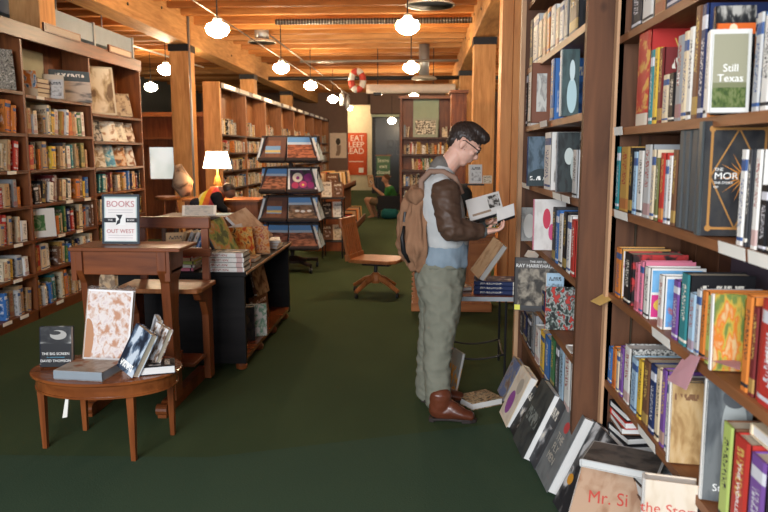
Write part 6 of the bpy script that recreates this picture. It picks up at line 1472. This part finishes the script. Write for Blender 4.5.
# ---------------------------------------------------------------- worker in the orange vest
yw = 9.75
def Cc(u, v, y=yw): return aty(u - 3, v - 1.5, y)
wk = scene_person('worker with black hair in an orange and yellow safety vest bending over the work table', loc=(Cc(215, 200).x, yw, 0))
M_WSK = skin_mat('brown_skin', (.14, .06, .035), (.2, .09, .055))
b = MB()
hw_ = Cc(232.5, 193)
b.ell(hw_, (.08, .072, .10), M_WSK); b.ell(hw_ + Vector((.06, -.02, -.04)), (.03, .03, .035), M_WSK)
limb(b, [(Cc(222, 192), .06), (Cc(228, 192), .055)])
limb(b, [(Cc(204, 213), (.13, .16)), (Cc(212, 203), (.12, .17)), (Cc(222, 195), (.10, .17))])
for dy in (-.09, .09):
    limb(b, [(Vector((Cc(203, 214).x, yw + dy, .86)), .09), (Vector((Cc(205, 214).x, yw + dy, .45)), .06), (Vector((Cc(203, 214).x, yw + dy, .05)), .045)])
    limb(b, [(Vector((Cc(203, 214).x, yw + dy, .05)), .045), (Vector((Cc(203, 214).x + .14, yw + dy, .04)), (.03, .04))])
for dy in (-.2, .2): limb(b, [(Cc(221, 198, yw + dy), .055), (Cc(224, 209, yw + dy), .045), (Cc(232, 212, yw + dy * .5 - .05), .032)])
remesh(b, 'body', M_WSK, wk, .014, 2)
v = MB(); v.ell(hw_ + Vector((-.012, .01, .035)), (.092, .085, .085), M_HAIR); remesh(v, 'hair', M_HAIR, wk, .01, 1)
v = MB(); limb(v, [(Cc(203, 214), (.15, .185)), (Cc(211, 204), (.145, .195)), (Cc(221, 195), (.12, .19))], 22)
t = NT('safety_vest_cloth', .6, .2); x_, y_, z_ = t.sep(t.co('Generated'))
f = t.math('ADD', x_, t.math('MULTIPLY', z_, -.35))
c_ = t.mix(t.band(f, .05, .28), (.70, .14, .03), (.72, .58, .05)); c_ = t.mix(t.band(f, .10, .15), c_, (.6, .55, .4)); c_ = t.mix(t.band(f, .45, .6), c_, (.62, .06, .06)); M_VEST = t.done(c_)
remesh(v, 'safety_vest', M_VEST, wk, .012, 2, .006)
M_BSL = cloth('black_sleeves', (.008, .008, .01), (.018, .018, .022))
for dy in (-.2, .2):
    v = MB(); limb(v, [(Cc(219, 197, yw + dy), .085), (Cc(223, 208, yw + dy), .065), (Cc(229, 212, yw + dy * .6 - .04), .05)])
    remesh(v, 'sleeve', M_BSL, wk, .012, 2)
v = MB()
for dy in (-.09, .09): limb(v, [(Vector((Cc(203, 214).x, yw + dy, .92)), .11), (Vector((Cc(205, 214).x, yw + dy, .45)), .08), (Vector((Cc(203, 214).x, yw + dy, .10)), .07)])
remesh(v, 'trousers', cloth('dark_trousers', (.012, .014, .02), (.025, .027, .035)), wk, .014, 2)
# ================================================================== camera, light, view
cam = D.cameras.new('camera'); co = D.objects.new('camera', cam); COL.objects.link(co)
co.location = (0, 0, H); co.rotation_euler = (PI / 2 - TH, 0, YAW); cam.lens = F / 768 * 36; cam.sensor_width = 36; cam.sensor_fit = 'HORIZONTAL'
cam.dof.use_dof = True; cam.dof.focus_distance = 4.3; cam.dof.aperture_fstop = 4.0
cam.clip_start = .05; cam.clip_end = 100
S = bpy.context.scene; S.camera = co
w = D.worlds.new('World'); S.world = w; w.use_nodes = True
w.node_tree.nodes['Background'].inputs[0].default_value = (.62, .78, 1, 1); w.node_tree.nodes['Background'].inputs[1].default_value = .26
def area(name, loc, rot, sx, sy, e, col):
    l = D.lights.new(name, 'AREA'); l.shape = 'RECTANGLE'; l.size = sx; l.size_y = sy; l.energy = e; l.color = col
    o = D.objects.new(name, l); COL.objects.link(o); o.location = loc; o.rotation_euler = rot
area('shop_front_daylight', (-1.6, -2.4, 2.3), (PI / 2 - .25, 0, -.30), 3.2, 2.2, 130, (.93, .96, 1))
S.view_settings.view_transform = 'Standard'; S.view_settings.look = 'None'; S.view_settings.gamma = 1
S.view_settings.use_curve_mapping = False; S.view_settings.exposure = 1.8
S.cycles.max_bounces = 6; S.cycles.diffuse_bounces = 4; S.cycles.sample_clamp_indirect = 4
S.cycles.use_denoising = True
